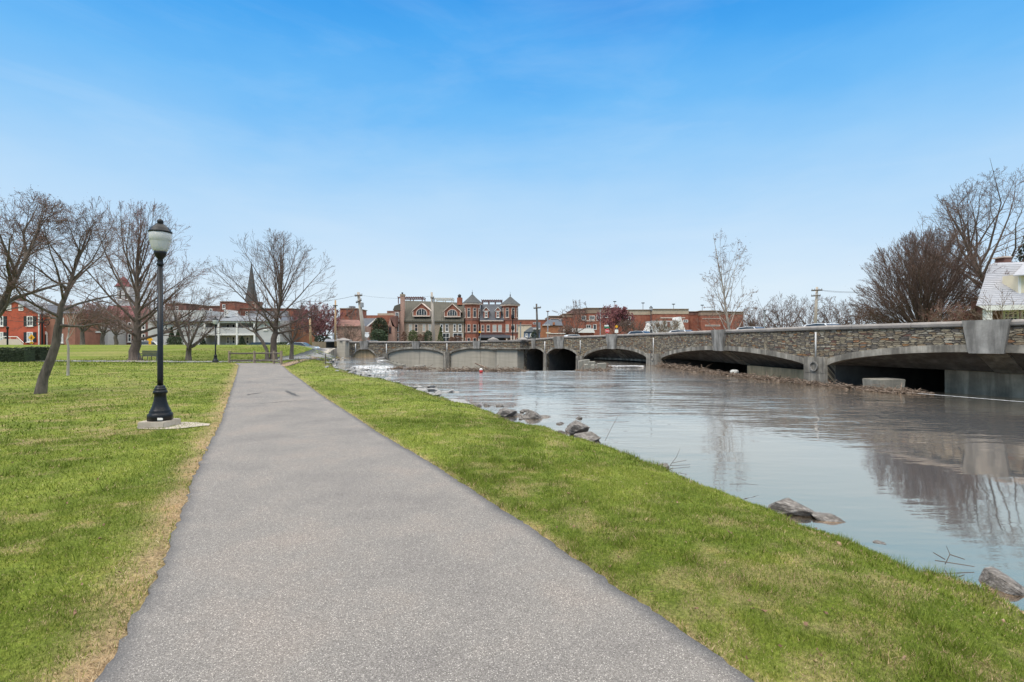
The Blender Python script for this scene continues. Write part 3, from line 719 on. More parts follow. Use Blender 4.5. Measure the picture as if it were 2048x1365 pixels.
# ---------------------------------------------------------------- weir, stepped blocks, debris
mb = MB(); wl = WEIR[3:7]
for (ax, ay), (bx, by) in zip(wl[:-1], wl[1:]):
    mb.add([(ax, ay + .02, WATER - .012), (bx, by + .02, WATER - .012), (bx, by + .5, WATER - .02), (ax, ay + .5, WATER - .02), (ax, ay + .02, -3.5), (bx, by + .02, -3.5), (bx, by + 1, -3.5), (ax, ay + 1, -3.5)], [(0, 1, 2, 3), (3, 2, 6, 7), (0, 4, 5, 1)])
o = tag(mb.build('weir_wall', MATS['bridge_concrete']), 'low concrete weir sill at the far edge of the pond before the blocked arches', 'weir')
mb = MB()
for (ax, ay), (bx, by) in list(zip(WEIR[:3], WEIR[1:4])) + [(WEIR[6], WEIR[7]), (WEIR[7], WEIR[8])]:
    d = Vector((bx - ax, by - ay, 0)); L = d.length; d.normalize(); nn = Vector((-d.y, d.x, 0)) * .45
    vs = [Vector((ax, ay, 0)) - nn, Vector((bx, by, 0)) - nn, Vector((bx, by, 0)) + nn, Vector((ax, ay, 0)) + nn]
    mb.add([(p.x, p.y, -3.5) for p in vs] + [(p.x, p.y, WATER + .02) for p in vs], [(4, 5, 6, 7), (0, 1, 5, 4), (1, 2, 6, 5), (2, 3, 7, 6), (3, 0, 4, 7)])
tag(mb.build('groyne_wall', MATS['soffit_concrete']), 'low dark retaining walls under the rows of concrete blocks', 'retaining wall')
mat('block_concrete', (.36, .33, .27), .25, 2.5, .9, .3, 12, streak=.3)
def block(px0, px1, pyt, pyb, Y, dep, label, group=None, name='concrete_block', base=None):
    x0, x1 = PX(px0, Y), PX(px1, Y); zt = PZ(pyt, Y); z0 = PZ(pyb, Y) if base is None else base
    e = (x1 - x0) * .06; mb = MB()
    vs = [(x0 + e, Y, z0), (x1 - e, Y, z0), (x1 - e, Y + dep, z0), (x0 + e, Y + dep, z0), (x0, Y - .03, zt - .04), (x1, Y - .03, zt), (x1, Y + dep, zt), (x0, Y + dep, zt - .04)]
    mb.add(vs, [(3, 2, 1, 0), (4, 5, 6, 7), (0, 1, 5, 4), (1, 2, 6, 5), (2, 3, 7, 6), (3, 0, 4, 7)])
    o = mb.build(name, MATS['block_concrete'], bevel=.025); return tag(o, label, 'concrete block', group)
for k in range(7):
    u = k / 6; px_ = 757 + 41 * u; w = 4.5 + 5 * u; Y = 63.5 - 19 * u ** .8; py_ = 717.2 + 12.3 * u
    block(px_ - w / 2 - 1, px_ + w, py_, py_ + 4, Y, .9, 'weathered concrete block in the stepped row from bridge pier to pond', 'stepped concrete blocks', base=WATER - .3)
block(826, 848, 731, 739, 41.3, .8, 'single concrete block with leaf debris standing at the blocked arch', base=WATER - .3)
block(1757, 1811, 759, 779, 23.2, 1.1, 'large pale concrete block with grass tuft in water under the bridge', base=WATER - .3)
for (a, b_, c_, d_, Y) in ((1158, 1166, 722, 742, 45), (1166, 1180, 719.5, 742, 46), (1178, 1191, 723.5, 742, 42), (1196, 1213, 726.8, 735, 40.5), (1170, 1177, 729, 742, 40), (1184, 1190, 730, 742, 39.5)):
    block(a, b_, c_, d_, Y, .7, 'upright concrete post block in the cluster beside the dark culverts', 'concrete post blocks by the culverts', base=WATER - .4)
mat('driftwood', (.17, .12, .085), .45, 9, .9, c2=(.42, .34, .27))
mb = MB(); rnd = random.Random(17)
def debris(pts, n, hgt, spread, L):
    for _ in range(n):
        k = rnd.randrange(len(pts) - 1); u = rnd.random(); a = Vector((*pts[k], 0)); c_ = Vector((*pts[k + 1], 0)); p = a.lerp(c_, u)
        p += Vector((rnd.gauss(0, spread), rnd.gauss(0, spread), 0)); z = WATER + abs(rnd.gauss(0, hgt)); l = L * rnd.uniform(.2, 1) ** 1.5; th = rnd.uniform(0, 6.3); dz = rnd.gauss(0, .3) * l
        r = rnd.uniform(.012, .04) * (.4 + L * .4)
        d = Vector((math.cos(th), math.sin(th), 0))
        mb.tube([p - d * l / 2 + Vector((0, 0, z - dz / 2)), p + Vector((rnd.gauss(0, .05), rnd.gauss(0, .05), z)), p + d * l / 2 + Vector((0, 0, z + dz / 2))], [r, r * .9, r * .4], 4)
fr_ = [tuple(at_s(s) - nrm(s) * .7) for s in np.linspace(s_px(1335), s_px(1850), 40)]
debris(fr_, 1300, .07, .28, .9); debris(fr_[:14], 260, .14, .3, 1.3)
debris([wp(890, 742), wp(1040, 742.5)], 420, .09, .3, 1.1); debris([wp(815, 739), wp(862, 740)], 130, .09, .3, .9); debris([wp(788, 738), wp(802, 738)], 90, .1, .3, .8)
debris([wp(1160, 742.5), wp(1215, 742)], 130, .07, .3, .9); debris([wp(1745, 782), wp(1835, 786)], 240, .06, .22, .8)
debris([wp(1195, 735), wp(1222, 736)], 70, .1, .2, .8)
kind(mb.build('driftwood_debris', MATS['driftwood']), 'stuff')
mb = MB(); mb.tube([wp(950, 741) + (WATER + .55,), wp(975, 741.5) + (WATER + .15,)], [.05, .09], 6); tag(mb.build('drift_log', MATS['driftwood']), 'bare grey log lying on the debris at the far weir', 'log')
mat('foam_lump', (.55, .54, .5), .08, 4)
mb = MB(); x, y = wp(1468, 749.5); 
bm = bmesh.new(); bmesh.ops.create_icosphere(bm, subdivisions=3, radius=.27)
for v in bm.verts: v.co.z *= .8; v.co *= 1 + .25 * (math.sin(v.co.x * 9) * math.cos(v.co.y * 8 + v.co.z * 7))
me = bpy.data.meshes.new('foam_chunk'); bm.to_mesh(me); bm.free(); me.materials.append(MATS['foam_lump']); o = bpy.data.objects.new('foam_chunk', me); COL.objects.link(o); o.location = (x, y, WATER + .12)
tag(o, 'white lump of foam caught in the driftwood under the wide arch', 'foam lump')
# spill of white water along the sill at the right end
mb = MB(); q = np.linspace(s_px(1838), s_px(2090), 40); vs = []
for j, s in enumerate(q):
    a = at_s(s) - nrm(s) * (.55 + .02 * math.sin(j * 3)); c_ = at_s(s) - nrm(s) * (.44 + .03 * math.sin(j * 2.1)); vs += [(a[0], a[1], WATER + .014), (c_[0], c_[1], WATER + .02)]
mb.add(vs, [(2 * j, 2 * j + 2, 2 * j + 3, 2 * j + 1) for j in range(39)]); kind(mb.build('spill_foam', MATS['foam']), 'stuff')
# red and white can
mat('can_red', (.6, .05, .05), .1, 3); mat('can_white', (.8, .78, .76), .1, 3)
x, y = wp(962, 745.5); c = thing('drifting_float', 'small red and white float against the debris at the weir', 'float', (x, y, WATER))
mb = MB(); mb.lathe([(.0, -.05), (.1, -.02), (.12, .05), (.12, .16)], 10, (x, y, WATER)); mb.build('body', MATS['can_red'], c, True)
mb = MB(); mb.lathe([(.12, .16), (.12, .26), (.05, .3)], 10, (x, y, WATER)); mb.build('cap', MATS['can_white'], c, True)

# ---------------------------------------------------------------- rocks
mat('slate_rock', (.15, .132, .115), .5, 3.5, .85, .6, 10, c2=(.36, .33, .3)); mat('pale_rock', (.3, .29, .275), .3, 2.5, .85, .5, 9)
def rock_mesh(seed, sub=3, mt='slate_rock', slabby=.5):
    rnd = random.Random(seed); bm = bmesh.new()
    for _ in range(15):
        d = Vector((rnd.gauss(0, 1), rnd.gauss(0, 1), rnd.gauss(0, 1))).normalized() * rnd.uniform(.8, 1.12); bm.verts.new((d.x, d.y, max(-.7, min(.75, d.z))))
    bmesh.ops.convex_hull(bm, input=bm.verts[:]); bmesh.ops.delete(bm, geom=[v for v in bm.verts if not v.link_faces], context='VERTS')
    bmesh.ops.bevel(bm, geom=bm.edges[:], offset=.05, segments=1, affect='EDGES', clamp_overlap=True)
    bmesh.ops.triangulate(bm, faces=bm.faces[:]); bmesh.ops.subdivide_edges(bm, edges=bm.edges[:], cuts=2 if sub > 2 else 1, use_grid_fill=True)
    for v in bm.verts: v.co *= 1 + rnd.gauss(0, .014) + .035 * math.sin(v.co.z * 17 + v.co.x * 4 + seed) * math.cos(v.co.y * 5)
    me = bpy.data.meshes.new('rock'); bm.to_mesh(me); bm.free(); me.materials.append(MATS[mt]); return me
def rock_mesh_round(seed, sub=3, mt='slate_rock', slabby=.5):
    rnd = random.Random(seed); bm = bmesh.new(); bmesh.ops.create_icosphere(bm, subdivisions=sub, radius=1)
    pl = []
    for _ in range(11):
        d = Vector((rnd.gauss(0, 1), rnd.gauss(0, 1), rnd.gauss(0, 1.3))).normalized(); pl.append((d, rnd.uniform(.5, .85)))
    for v in bm.verts:
        for d, h in pl:
            k = v.co.dot(d) - h
            if k > 0: v.co -= d * k * .93
        n = math.sin(v.co.x * 5 + seed) * math.cos(v.co.y * 6) * .03 + math.sin(v.co.z * 13 + v.co.x * 3) * .03
        v.co *= 1 + n
    me = bpy.data.meshes.new('rock'); bm.to_mesh(me); bm.free(); me.materials.append(MATS[mt]); return me
def rock(me, loc, scl, rot, label, group=None, name='rock', cat='rock'):
    o = bpy.data.objects.new(name, me); COL.objects.link(o); o.location = loc; o.scale = scl; o.rotation_euler = rot
    return tag(o, label, cat, group)
RM = [rock_mesh(s) for s in (1, 2, 3, 4)]; RP = [rock_mesh(s, 2, 'pale_rock') for s in (11, 12, 13, 14, 15)]
def wl3(px, py, dz=0): x, y = wp(px, py); return (x, y, WATER + dz)
rock(RM[2], wl3(1578, 1024, .02), (.34, .19, .19), (0, .08, -.45), 'broad brown slab rock at the water edge, larger of a touching pair')
rock(RM[0], wl3(1648, 1038, .0), (.27, .12, .11), (.1, .15, -.55), 'thin dark wedge of slate leaning on the broad brown slab')
rock(RM[2], wl3(1757, 1085, -.01), (.1, .06, .03), (0, 0, -.5), 'small flat dark stone alone in shallow water')
rock(RM[3], wl3(2005, 1172, .0), (.27, .2, .15), (.1, .1, -.7), 'big grey boulder at the lower end of the bank, grass around it')
rock(RM[2], wl3(1155, 872, .2), (.33, .22, .2), (.2, .1, .3), 'upper tilted grey rock of the pair in the pond')
rock(RM[0], wl3(1168, 879, .05), (.42, .28, .2), (.0, .1, -.4), 'lower dark grey rock carrying another tilted one')
rock(RM[1], wl3(1120, 876, .0), (.3, .14, .06), (0, 0, -.1), 'low dark stone slab just left of the stacked pair')
rock(RM[3], wl3(1066, 836, .06), (.42, .25, .2), (0, .2, -.2), 'grey pointed rock in the water beyond the stacked pair')
rock(RM[0], wl3(1086, 834, .0), (.3, .16, .08), (0, .1, -.2), 'low tail of rock joining the grey pointed one')
rock(RM[2], wl3(1012, 832, .07), (.4, .28, .22), (0, 0, .5), 'rounded grey rock on the bank edge before the pointed one')
rock(RM[1], wl3(1328, 938, .03), (.1, .12, .13), (.4, .2, .5), 'small upright dark rock in the grassy edge with twigs')
rock(RM[3], wl3(974, 812, .0), (.22, .14, .1), (0, 0, 0), 'small dark rock alone in open water off the bank')
rock(RP[0], wl3(918, 812, .1), (.5, .3, .16), (0, .1, -.3), 'pale flat rock half sunk in the bank turf')
rock(RP[1], wl3(862, 787, .15), (.38, .25, .14), (0, 0, .2), 'pale whitish stone lying on the grass edge')
rock(RP[2], wl3(900, 784, -.02), (.5, .2, .08), (0, 0, 0), 'flat pale stone breaking the water surface off the bank')
rnd = random.Random(9)
for k in range(64):
    u = rnd.random(); pts = SHORE[-9:-1]; j = rnd.randrange(len(pts) - 1); a, b_ = Vector(pts[j]), Vector(pts[j + 1]); p = a.lerp(b_, u)
    p += Vector((rnd.gauss(-.3, .55), rnd.gauss(0, .6))); s_ = rnd.uniform(.1, .3)
    rock(RP[k % 5], (p.x, p.y, max(hz(p.x, p.y), WATER) + .05), (s_ * rnd.uniform(.9, 1.6), s_, s_ * rnd.uniform(.35, .7)), (rnd.gauss(0, .25), rnd.gauss(0, .25), rnd.uniform(0, 6)), 'pale grey riprap stone in the heaps along the far shore near the bridge end', 'riprap stones along the far shore', 'riprap_stone', 'stone')
RS = [rock_mesh(s, 2) for s in (31, 32, 33, 34)]; rnd = random.Random(77)
for k in range(46):
    pts = SHORE[5:-9]; j = rnd.randrange(len(pts) - 1); p = Vector(pts[j]).lerp(Vector(pts[j + 1]), rnd.random()); tg = (Vector(pts[j + 1]) - Vector(pts[j])).normalized(); q = rnd.gauss(.3, .22) * min(1.6, .6 + p.y / 14); p = p + Vector((-tg.y, tg.x)) * -q
    if p.y < 11.5: continue
    if not inside(np.array([p.x]), np.array([p.y]), WPOLY)[0] and rnd.random() < .7: continue
    s_ = rnd.uniform(.03, .09) * (.6 + p.y / 13)
    rock(RS[k % 4], (p.x, p.y, max(hz(p.x, p.y), WATER) + s_ * .1), (s_ * rnd.uniform(1, 1.7), s_, s_ * .6), (rnd.gauss(0, .2), rnd.gauss(0, .2), rnd.uniform(0, 6)), 'small dark stone half sunk at the near grassy water edge', 'small stones along the near bank', 'bank_stone', 'stone')
# twigs on the bank
mat('twig_bark', (.12, .085, .06), .3, 10)
def twig(px, py, pts, label):
    b0 = Vector(wl3(px, py, 0.03)); mb = MB()
    for q in pts: mb.tube([b0 + Vector(p) for p in q], [.005, .004, .002][:len(q)] if len(q) <= 3 else .004, 4)
    tag(mb.build('twig', MATS['twig_bark']), label, 'twig')
twig(1340, 935, [[(0, 0, 0), (.12, 0, .16), (.2, .05, .3)], [(.05, 0, .05), (.3, 0, .1)], [(0, 0, 0), (.4, .1, -.01)]], 'bare forked twig leaning over the pond above the small upright rock')
twig(1890, 1135, [[(0, 0, 0), (.05, 0, .1), (.03, .02, .18)], [(.05, 0, .1), (.2, 0, .05)], [(-.1, 0, .04), (.25, -.05, .0)], [(0, 0, .05), (-.12, 0, .12)]], 'dark branching twig at the water edge before the big grey boulder')
twig(1480, 982, [[(-.2, -.1, .1), (.1, -.02, .08), (.3, .03, .05)]], 'long straight stick resting on the bank beside the broad slab')
twig(1210, 885, [[(0, 0, 0), (.15, 0, .3), (.3, .05, .55)]], 'thin pale reed stalk rising beside the stacked rocks')
# ================================================================ trees
mat('bark_grey', (.13, .105, .085), .55, 9, .95, 1., 26, stretch=(1, 1, .25)); mat('bark_brown', (.12, .09, .072), .5, 7, .95, .9, 14, stretch=(1, 1, .25))
mat('bark_white', (.34, .3, .25), .35, 3, .9, c2=(.5, .46, .4), stretch=(1, 1, .4))
mat('twig_brown', (.135, .088, .07), .3, 4); mat('twig_warm', (.13, .083, .062), .3, 4); mat('twig_red', (.17, .075, .065), .3, 4); mat('twig_tan', (.2, .14, .1), .3, 4); mat('twig_grey', (.14, .115, .1), .3, 4)
mat('bud_red', (.24, .06, .06), .35, 5, .8, c2=(.36, .12, .11)); mat('bud_brown', (.16, .08, .06), .4, 5); mat('blossom', (.26, .09, .1), .35, 5, .8, c2=(.38, .18, .18))
def tubes(polys, n):
    """polys: list of (pts (k,3), radii (k)); all get n sides."""
    Vs, Fs = [], []; base = 0; by = {}
    for p, r in polys: by.setdefault(len(p), []).append((p, r))
    for k, L in by.items():
        Pt = np.array([p for p, r in L]); Rr = np.array([r for p, r in L]); B = len(L)
        D = np.empty_like(Pt); D[:, 1:-1] = Pt[:, 2:] - Pt[:, :-2]; D[:, 0] = Pt[:, 1] - Pt[:, 0]; D[:, -1] = Pt[:, -1] - Pt[:, -2]
        D /= np.linalg.norm(D, axis=2, keepdims=True) + 1e-9
        ref = np.where(np.abs(D[..., 2:3]) < .9, np.array([0, 0, 1.]), np.array([1., 0, 0])); 
        ref = np.repeat(ref[:, :1], k, 1)
        U = np.cross(D, ref); U /= np.linalg.norm(U, axis=2, keepdims=True) + 1e-9; Wv = np.cross(D, U)
        a = 2 * np.pi * np.arange(n) / n
        ring = Pt[:, :, None] + (U[:, :, None] * np.cos(a)[None, None, :, None] + Wv[:, :, None] * np.sin(a)[None, None, :, None]) * Rr[:, :, None, None]
        Vs.append(ring.reshape(-1, 3))
        bi, si, ki = np.meshgrid(np.arange(B), np.arange(k - 1), np.arange(n), indexing='ij')
        q = base + (bi * k + si) * n
        f = np.stack([q + ki, q + (ki + 1) % n, q + n + (ki + 1) % n, q + n + ki], -1).reshape(-1, 4)
        Fs.append(f); base += B * k * n
    return np.concatenate(Vs), np.concatenate(Fs)
def quads(C, size, rng_, up=False):
    """small randomly turned four-sided cards at points C."""
    n = len(C); A = rng_.normal(0, 1, (n, 3)); A /= np.linalg.norm(A, axis=1, keepdims=True)
    B = rng_.normal(0, 1, (n, 3)); B -= A * (A * B).sum(1, keepdims=True); B /= np.linalg.norm(B, axis=1, keepdims=True)
    s = size * rng_.uniform(.5, 1.2, (n, 1))
    V = np.stack([C - A * s, C - B * s * .45, C + A * s, C + B * s * .45], 1).reshape(-1, 3)
    return V, np.arange(4 * n).reshape(-1, 4)
def grow_tree(name, label, cat, base, Hh, Rw, tr, seed, fork=.25, nl=9, a0=25, a1=75, kids=(7, 6, 4), wander=.16, trop=.12, twig=.012, bark='bark_grey', twm='twig_brown', bud=None, budn=1, buds=.03, path=None, vase=False, cz=None, group=None, ratio=.5, spread=(30, 55), leader=True, limb_r=.36, sx=1., flare=1.5, rz=None):
    rn = random.Random(seed); base = Vector(base)
    T = thing(name, label, cat, base, group)
    czz = base.z + (cz if cz is not None else Hh * (.5 + fork * .4)); rzz = rz or max(base.z + Hh - czz, .5)
    C = Vector((base.x, base.y, czz))
    if path: C = C + Vector((path[-1][0], path[-1][1], 0)) * .6
    def reach(p, d):
        # distance along d to the crown's envelope
        q = p - C; ax, az_ = Rw, rzz
        qx, qy, qz = q.x / (ax * sx), q.y / ax, q.z / az_; dx, dy, dz = d.x / (ax * sx), d.y / ax, d.z / az_
        A = dx * dx + dy * dy + dz * dz; B = qx * dx + qy * dy + qz * dz; c = qx * qx + qy * qy + qz * qz - 1
        D = B * B - A * c
        if D < 0: return 0.
        return max(0., (-B + math.sqrt(D)) / A)
    main, fine = [], []; tips = []
    def branch(p, d, L, r, lev, up):
        n = (7, 6, 5, 4, 3)[min(lev, 4)]
        pts = [p]; rad = [r]; d = d.normalized(); st = L / (n - 1); q = p
        for i in range(n - 1):
            d = (d + Vector((rn.gauss(0, wander), rn.gauss(0, wander), rn.gauss(0, wander) + up))).normalized()
            q = q + d * st; pts.append(q); rad.append(max(twig, r * (1 - (.95 if lev < 2 else .8) * ((i + 1) / (n - 1)) ** .85)))
        return pts, rad
    def addkids(pts, rad, lev, L):
        if lev > len(kids): return
        nk = kids[lev - 1]; m = len(pts) - 1
        for j in range(nk):
            u = (.22 if lev == 1 else .12) + (.8 if lev == 1 else .88) * (j + rn.random()) / nk; x = u * m; i = min(int(x), m - 1); f = x - i
            p = pts[i].lerp(pts[i + 1], f); dd = (pts[i + 1] - pts[i]).normalized(); r = rad[i] + (rad[i + 1] - rad[i]) * f
            ang = R(rn.uniform(*spread)); ax = dd.cross(Vector((rn.gauss(0, 1), rn.gauss(0, 1), rn.gauss(0, 1)))).normalized()
            nd = (Matrix.Rotation(ang, 3, ax) @ dd)
            if nd.z < -.25: nd.z *= .3
            nd.normalize()
            l = min(L * ratio * rn.uniform(.6, 1.15) * (1.1 - .45 * u), reach(p, nd) * rn.uniform(.55, 1.25) + .1)
            if l < .08: continue
            P_, R_ = branch(p, nd, l, max(twig, r * .5), lev + 1, trop)
            fine.append((P_, R_, lev + 1)); tips.append((P_[-1], l)); tips.append((P_[len(P_) // 2], l))
            addkids(P_, R_, lev + 1, l)
    fh = Hh * fork
    tp = [base + Vector(q) for q in path] if path else [base + Vector((rn.gauss(0, .02) * Hh * k, rn.gauss(0, .02) * Hh * k, z)) for k, z in zip((0, 0, .2, .4, .6), (-.15, fh * .12, fh * .45, fh * .8, fh))]
    nT = len(tp); trad = [tr * (flare if k == 0 else (1.12 if k == 1 and not path else 1)) * (1 - .22 * k / (nT - 1)) for k in range(nT)]
    mb = MB(); mb.tube(tp, trad, 10)
    top = tp[-1]; tdir = (tp[-1] - tp[-2]).normalized(); limbs = []
    for j in range(nl):
        az = 2 * math.pi * (j * .382 * 1.0 + rn.uniform(-.06, .06)); u = j / max(1, nl - 1)
        inc = R(a1 + (a0 - a1) * u + rn.uniform(-7, 7))
        if leader:
            hgt = (Hh - fh) * .5 * u ** 1.2; p = top + tdir.lerp(Vector((0, 0, 1)), .5).normalized() * hgt
        else: p = tp[-1].lerp(tp[-2], rn.uniform(0, .35) * (1 - u))
        d = Vector((math.cos(az) * math.sin(inc), math.sin(az) * math.sin(inc), math.cos(inc)))
        limbs.append((p, d, tr * limb_r * (1 - .45 * u)))
    if leader:
        L = (base.z + Hh - top.z) * .97; P_, R_ = branch(top - tdir * .05, tdir.lerp(Vector((0, 0, 1)), .6), L, tr * .7, 0, .1)
        main.append((P_, R_)); addkids(P_, R_, 1, L * .4)
        for k in range(len(limbs)):
            p, d, r = limbs[k]; z = p.z
            for i in range(len(P_) - 1):
                if P_[i].z <= z <= P_[i + 1].z: p = P_[i].lerp(P_[i + 1], (z - P_[i].z) / max(1e-6, P_[i + 1].z - P_[i].z)); r = min(r, R_[i] * .75); break
            limbs[k] = (p, d, r)
    for p, d, r in limbs:
        L = reach(p, d) * rn.uniform(.68, 1.1)
        if L < .3: continue
        r = min(r, L * .022 + .012)
        P_, R_ = branch(p - d * tr * .3, d, L, r, 1, trop * .8)
        main.append((P_, R_)); addkids(P_, R_, 1, L); tips.append((P_[-1], L))
    arr = lambda L: [(np.array([tuple(q) for q in P_]), np.array(R_)) for P_, R_ in L]
    V1, F1 = tubes(arr(main), 7) if main else (np.zeros((0, 3)), np.zeros((0, 4), int))
    tv = np.array([tuple(v) for v in mb.v]); tf = [f for f in mb.f if len(f) == 4]
    V = np.concatenate([tv, V1]); Fq_ = np.concatenate([np.array(tf), F1 + len(tv)])
    npmesh('trunk', V, Fq_, MATS[bark], T, smooth=True)
    big = arr([(a, b_) for a, b_, l in fine if l <= 2]); sm = arr([(a, b_) for a, b_, l in fine if l > 2])
    VV, FF = tubes(big, 5); mi = [np.zeros(len(FF), int)]
    if sm: v, f = tubes(sm, 3); FF = np.concatenate([FF, f + len(VV)]); VV = np.concatenate([VV, v]); mi.append(np.zeros(len(f), int))
    ms_ = [MATS[twm]]
    if bud:
        g = np.random.default_rng(seed); tpz = np.array([tuple(p) for p, l in tips]); tl = np.array([l for p, l in tips])
        Cc = np.repeat(tpz, budn, 0) + g.normal(0, 1, (len(tpz) * budn, 3)) * np.minimum(np.repeat(tl, budn)[:, None] * .22, .5)
        v, f = quads(Cc, buds, g); FF = np.concatenate([FF, f + len(VV)]); VV = np.concatenate([VV, v]); mi.append(np.ones(len(f), int)); ms_.append(MATS[bud])
    npmesh('crown', VV, FF, ms_, T, np.concatenate(mi))
    return T
def gp(px, py, Y): x = PX(px, Y); return (x, Y, hz(x, Y))
# near cherry trees on the left lawn
grow_tree('cherry_tree', 'leaning bare cherry tree with forked trunk on the left lawn', 'tree', gp(80, 787, 16), 6.1, 3.1, .138, 21, nl=13, a0=18, a1=86, kids=(8, 6, 5), wander=.15, trop=.05, twig=.0036, bark='bark_grey', twm='twig_brown', bud='bud_brown', budn=1, buds=.015, path=[(0, 0, -.1), (.1, 0, .5), (.3, .05, 1.1), (.42, .1, 1.6), (.5, .1, 2.2)], cz=3.75, leader=True, limb_r=.4, ratio=.6, sx=1.15, flare=1.25, spread=(28, 60))
grow_tree('cherry_tree', 'bare cherry tree at the left picture edge, long limb reaching right', 'tree', gp(-95, 800, 14.5), 6.4, 3.2, .15, 33, fork=.22, nl=12, a0=15, a1=70, kids=(8, 6, 5), wander=.16, trop=.06, twig=.0036, bark='bark_grey', twm='twig_brown', bud='bud_brown', budn=1, buds=.02, path=[(0, 0, -.1), (.1, 0, .5), (.35, 0, 1.1), (.7, 0, 1.7), (1.2, 0, 2.2)], cz=3.9, leader=True, limb_r=.5, ratio=.58, sx=1.0, spread=(28, 60))
# the slender young tree on the lawn
grow_tree('young_tree', 'slender young tree with pale thin trunk behind the leaning cherry', 'tree', gp(136, 750, 25), 3.6, .9, .06, 8, fork=.5, nl=6, a0=15, a1=40, kids=(5, 4), twig=.006, bark='bark_white', twm='twig_tan', flare=1.2)
# trees below the grass berm
grow_tree('maple_tree', 'largest bare maple with thick flared trunk beside the park bench', 'tree', gp(270, 719, 46.5), 14.8, 8.2, .46, 5, fork=.13, nl=24, a0=8, a1=76, kids=(9, 6, 4), wander=.08, trop=.07, twig=.0075, bark='bark_brown', twm='twig_brown', bud='bud_red', budn=1, buds=.035, cz=7.2, limb_r=.34, spread=(20, 45), flare=1.9)
grow_tree('small_tree', 'low spreading twin-stemmed bare tree left of the far lamp post', 'tree', gp(377, 721, 47), 7.4, 4.3, .26, 15, fork=.16, nl=9, a0=15, a1=62, kids=(7, 5, 4), wander=.15, trop=.05, twig=.0075, bark='bark_grey', twm='twig_brown', cz=4.6, leader=False, limb_r=.6, flare=1.3)
grow_tree('maple_tree', 'bare fan-shaped maple behind the split rail fence', 'tree', gp(547, 714, 49), 12.6, 6.4, .33, 44, fork=.2, nl=21, a0=6, a1=72, kids=(9, 6, 4), wander=.07, trop=.045, twig=.0075, bark='bark_brown', twm='twig_brown', cz=7.3, limb_r=.36, spread=(20, 45), flare=1.4)
grow_tree('small_tree', 'crooked small tree with stem curving left beside the fan-shaped maple', 'tree', gp(534, 714, 48.5), 6.8, 3.6, .17, 51, nl=7, a0=20, a1=65, kids=(5, 4, 3), wander=.16, trop=.06, twig=.009, path=[(0, 0, -.1), (0, 0, .9), (-.5, 0, 1.9), (-1.3, 0, 2.9)], cz=4.6, leader=False, limb_r=.65, flare=1.2)
grow_tree('small_tree', 'small round-crowned bare tree right of the fan-shaped maple', 'tree', gp(583, 714, 49.5), 5.9, 3.2, .2, 57, fork=.28, nl=9, a0=15, a1=68, kids=(6, 5, 3), wander=.14, trop=.06, twig=.009, cz=3.9, leader=False, limb_r=.55, flare=1.2)
# street trees behind the berm on the left
for px, tp_, Y, rw, sd, lb in ((165, 600, 66, 3.6, 61, 'bare reddish street tree in front of the brick wing at left'), (205, 606, 68, 4.0, 62, 'dark-trunked street tree before the white porch houses'), (322, 598, 72, 4.2, 63, 'bare street tree before the tall white wall'), (232, 612, 74, 3.8, 64, 'reddish street tree before the red house with cupola')):
    b0 = gp(px, 690, Y); grow_tree('street_tree', lb, 'tree', b0, PZ(tp_, Y) - b0[2], rw, .28, sd, fork=.3, nl=9, a0=15, a1=65, kids=(8, 6, 4), twig=.012, twm='twig_tan', bud='bud_red', budn=1, buds=.05, leader=False, limb_r=.55)
b0 = gp(632, 690, 84); grow_tree('flowering_tree', 'dense dark red budding tree beyond the wooden fence', 'tree', b0, PZ(603, 84) - b0[2], 4.2, .3, 71, fork=.2, nl=12, a0=8, a1=72, kids=(8, 6, 4), twig=.022, twm='twig_red', bud='blossom', budn=3, buds=.08, leader=False)
b0 = gp(605, 690, 96); grow_tree('street_tree', 'grey bare tree left of the dark red budding tree', 'tree', b0, PZ(606, 96) - b0[2], 4.4, .3, 72, fork=.25, nl=10, kids=(7, 6, 4), twig=.024, twm='twig_grey', leader=False)
b0 = gp(652, 690, 100); grow_tree('flowering_tree', 'pink-tinged budding tree behind the wooden light pole', 'tree', b0, PZ(616, 100) - b0[2], 4.4, .3, 73, fork=.25, nl=10, kids=(7, 6, 4), twig=.024, twm='twig_red', bud='blossom', budn=2, buds=.09, leader=False)
b0 = gp(700, 690, 82); grow_tree('bare_shrub', 'wide vase-shaped bare shrub left of the leaning utility pole', 'shrub', (b0[0], b0[1], .6), PZ(648, 82) - .6, 3.4, .12, 74, fork=.06, nl=16, a0=8, a1=60, kids=(7, 5), twig=.018, bark='twig_tan', twm='twig_tan', leader=False, trop=.08)
b0 = gp(694, 690, 120); grow_tree('street_tree', 'thin bare tree rising over the square brick building', 'tree', b0, PZ(612, 120) - b0[2], 4.5, .25, 75, fork=.3, nl=9, kids=(6, 5, 3), twig=.02, twm='twig_grey')
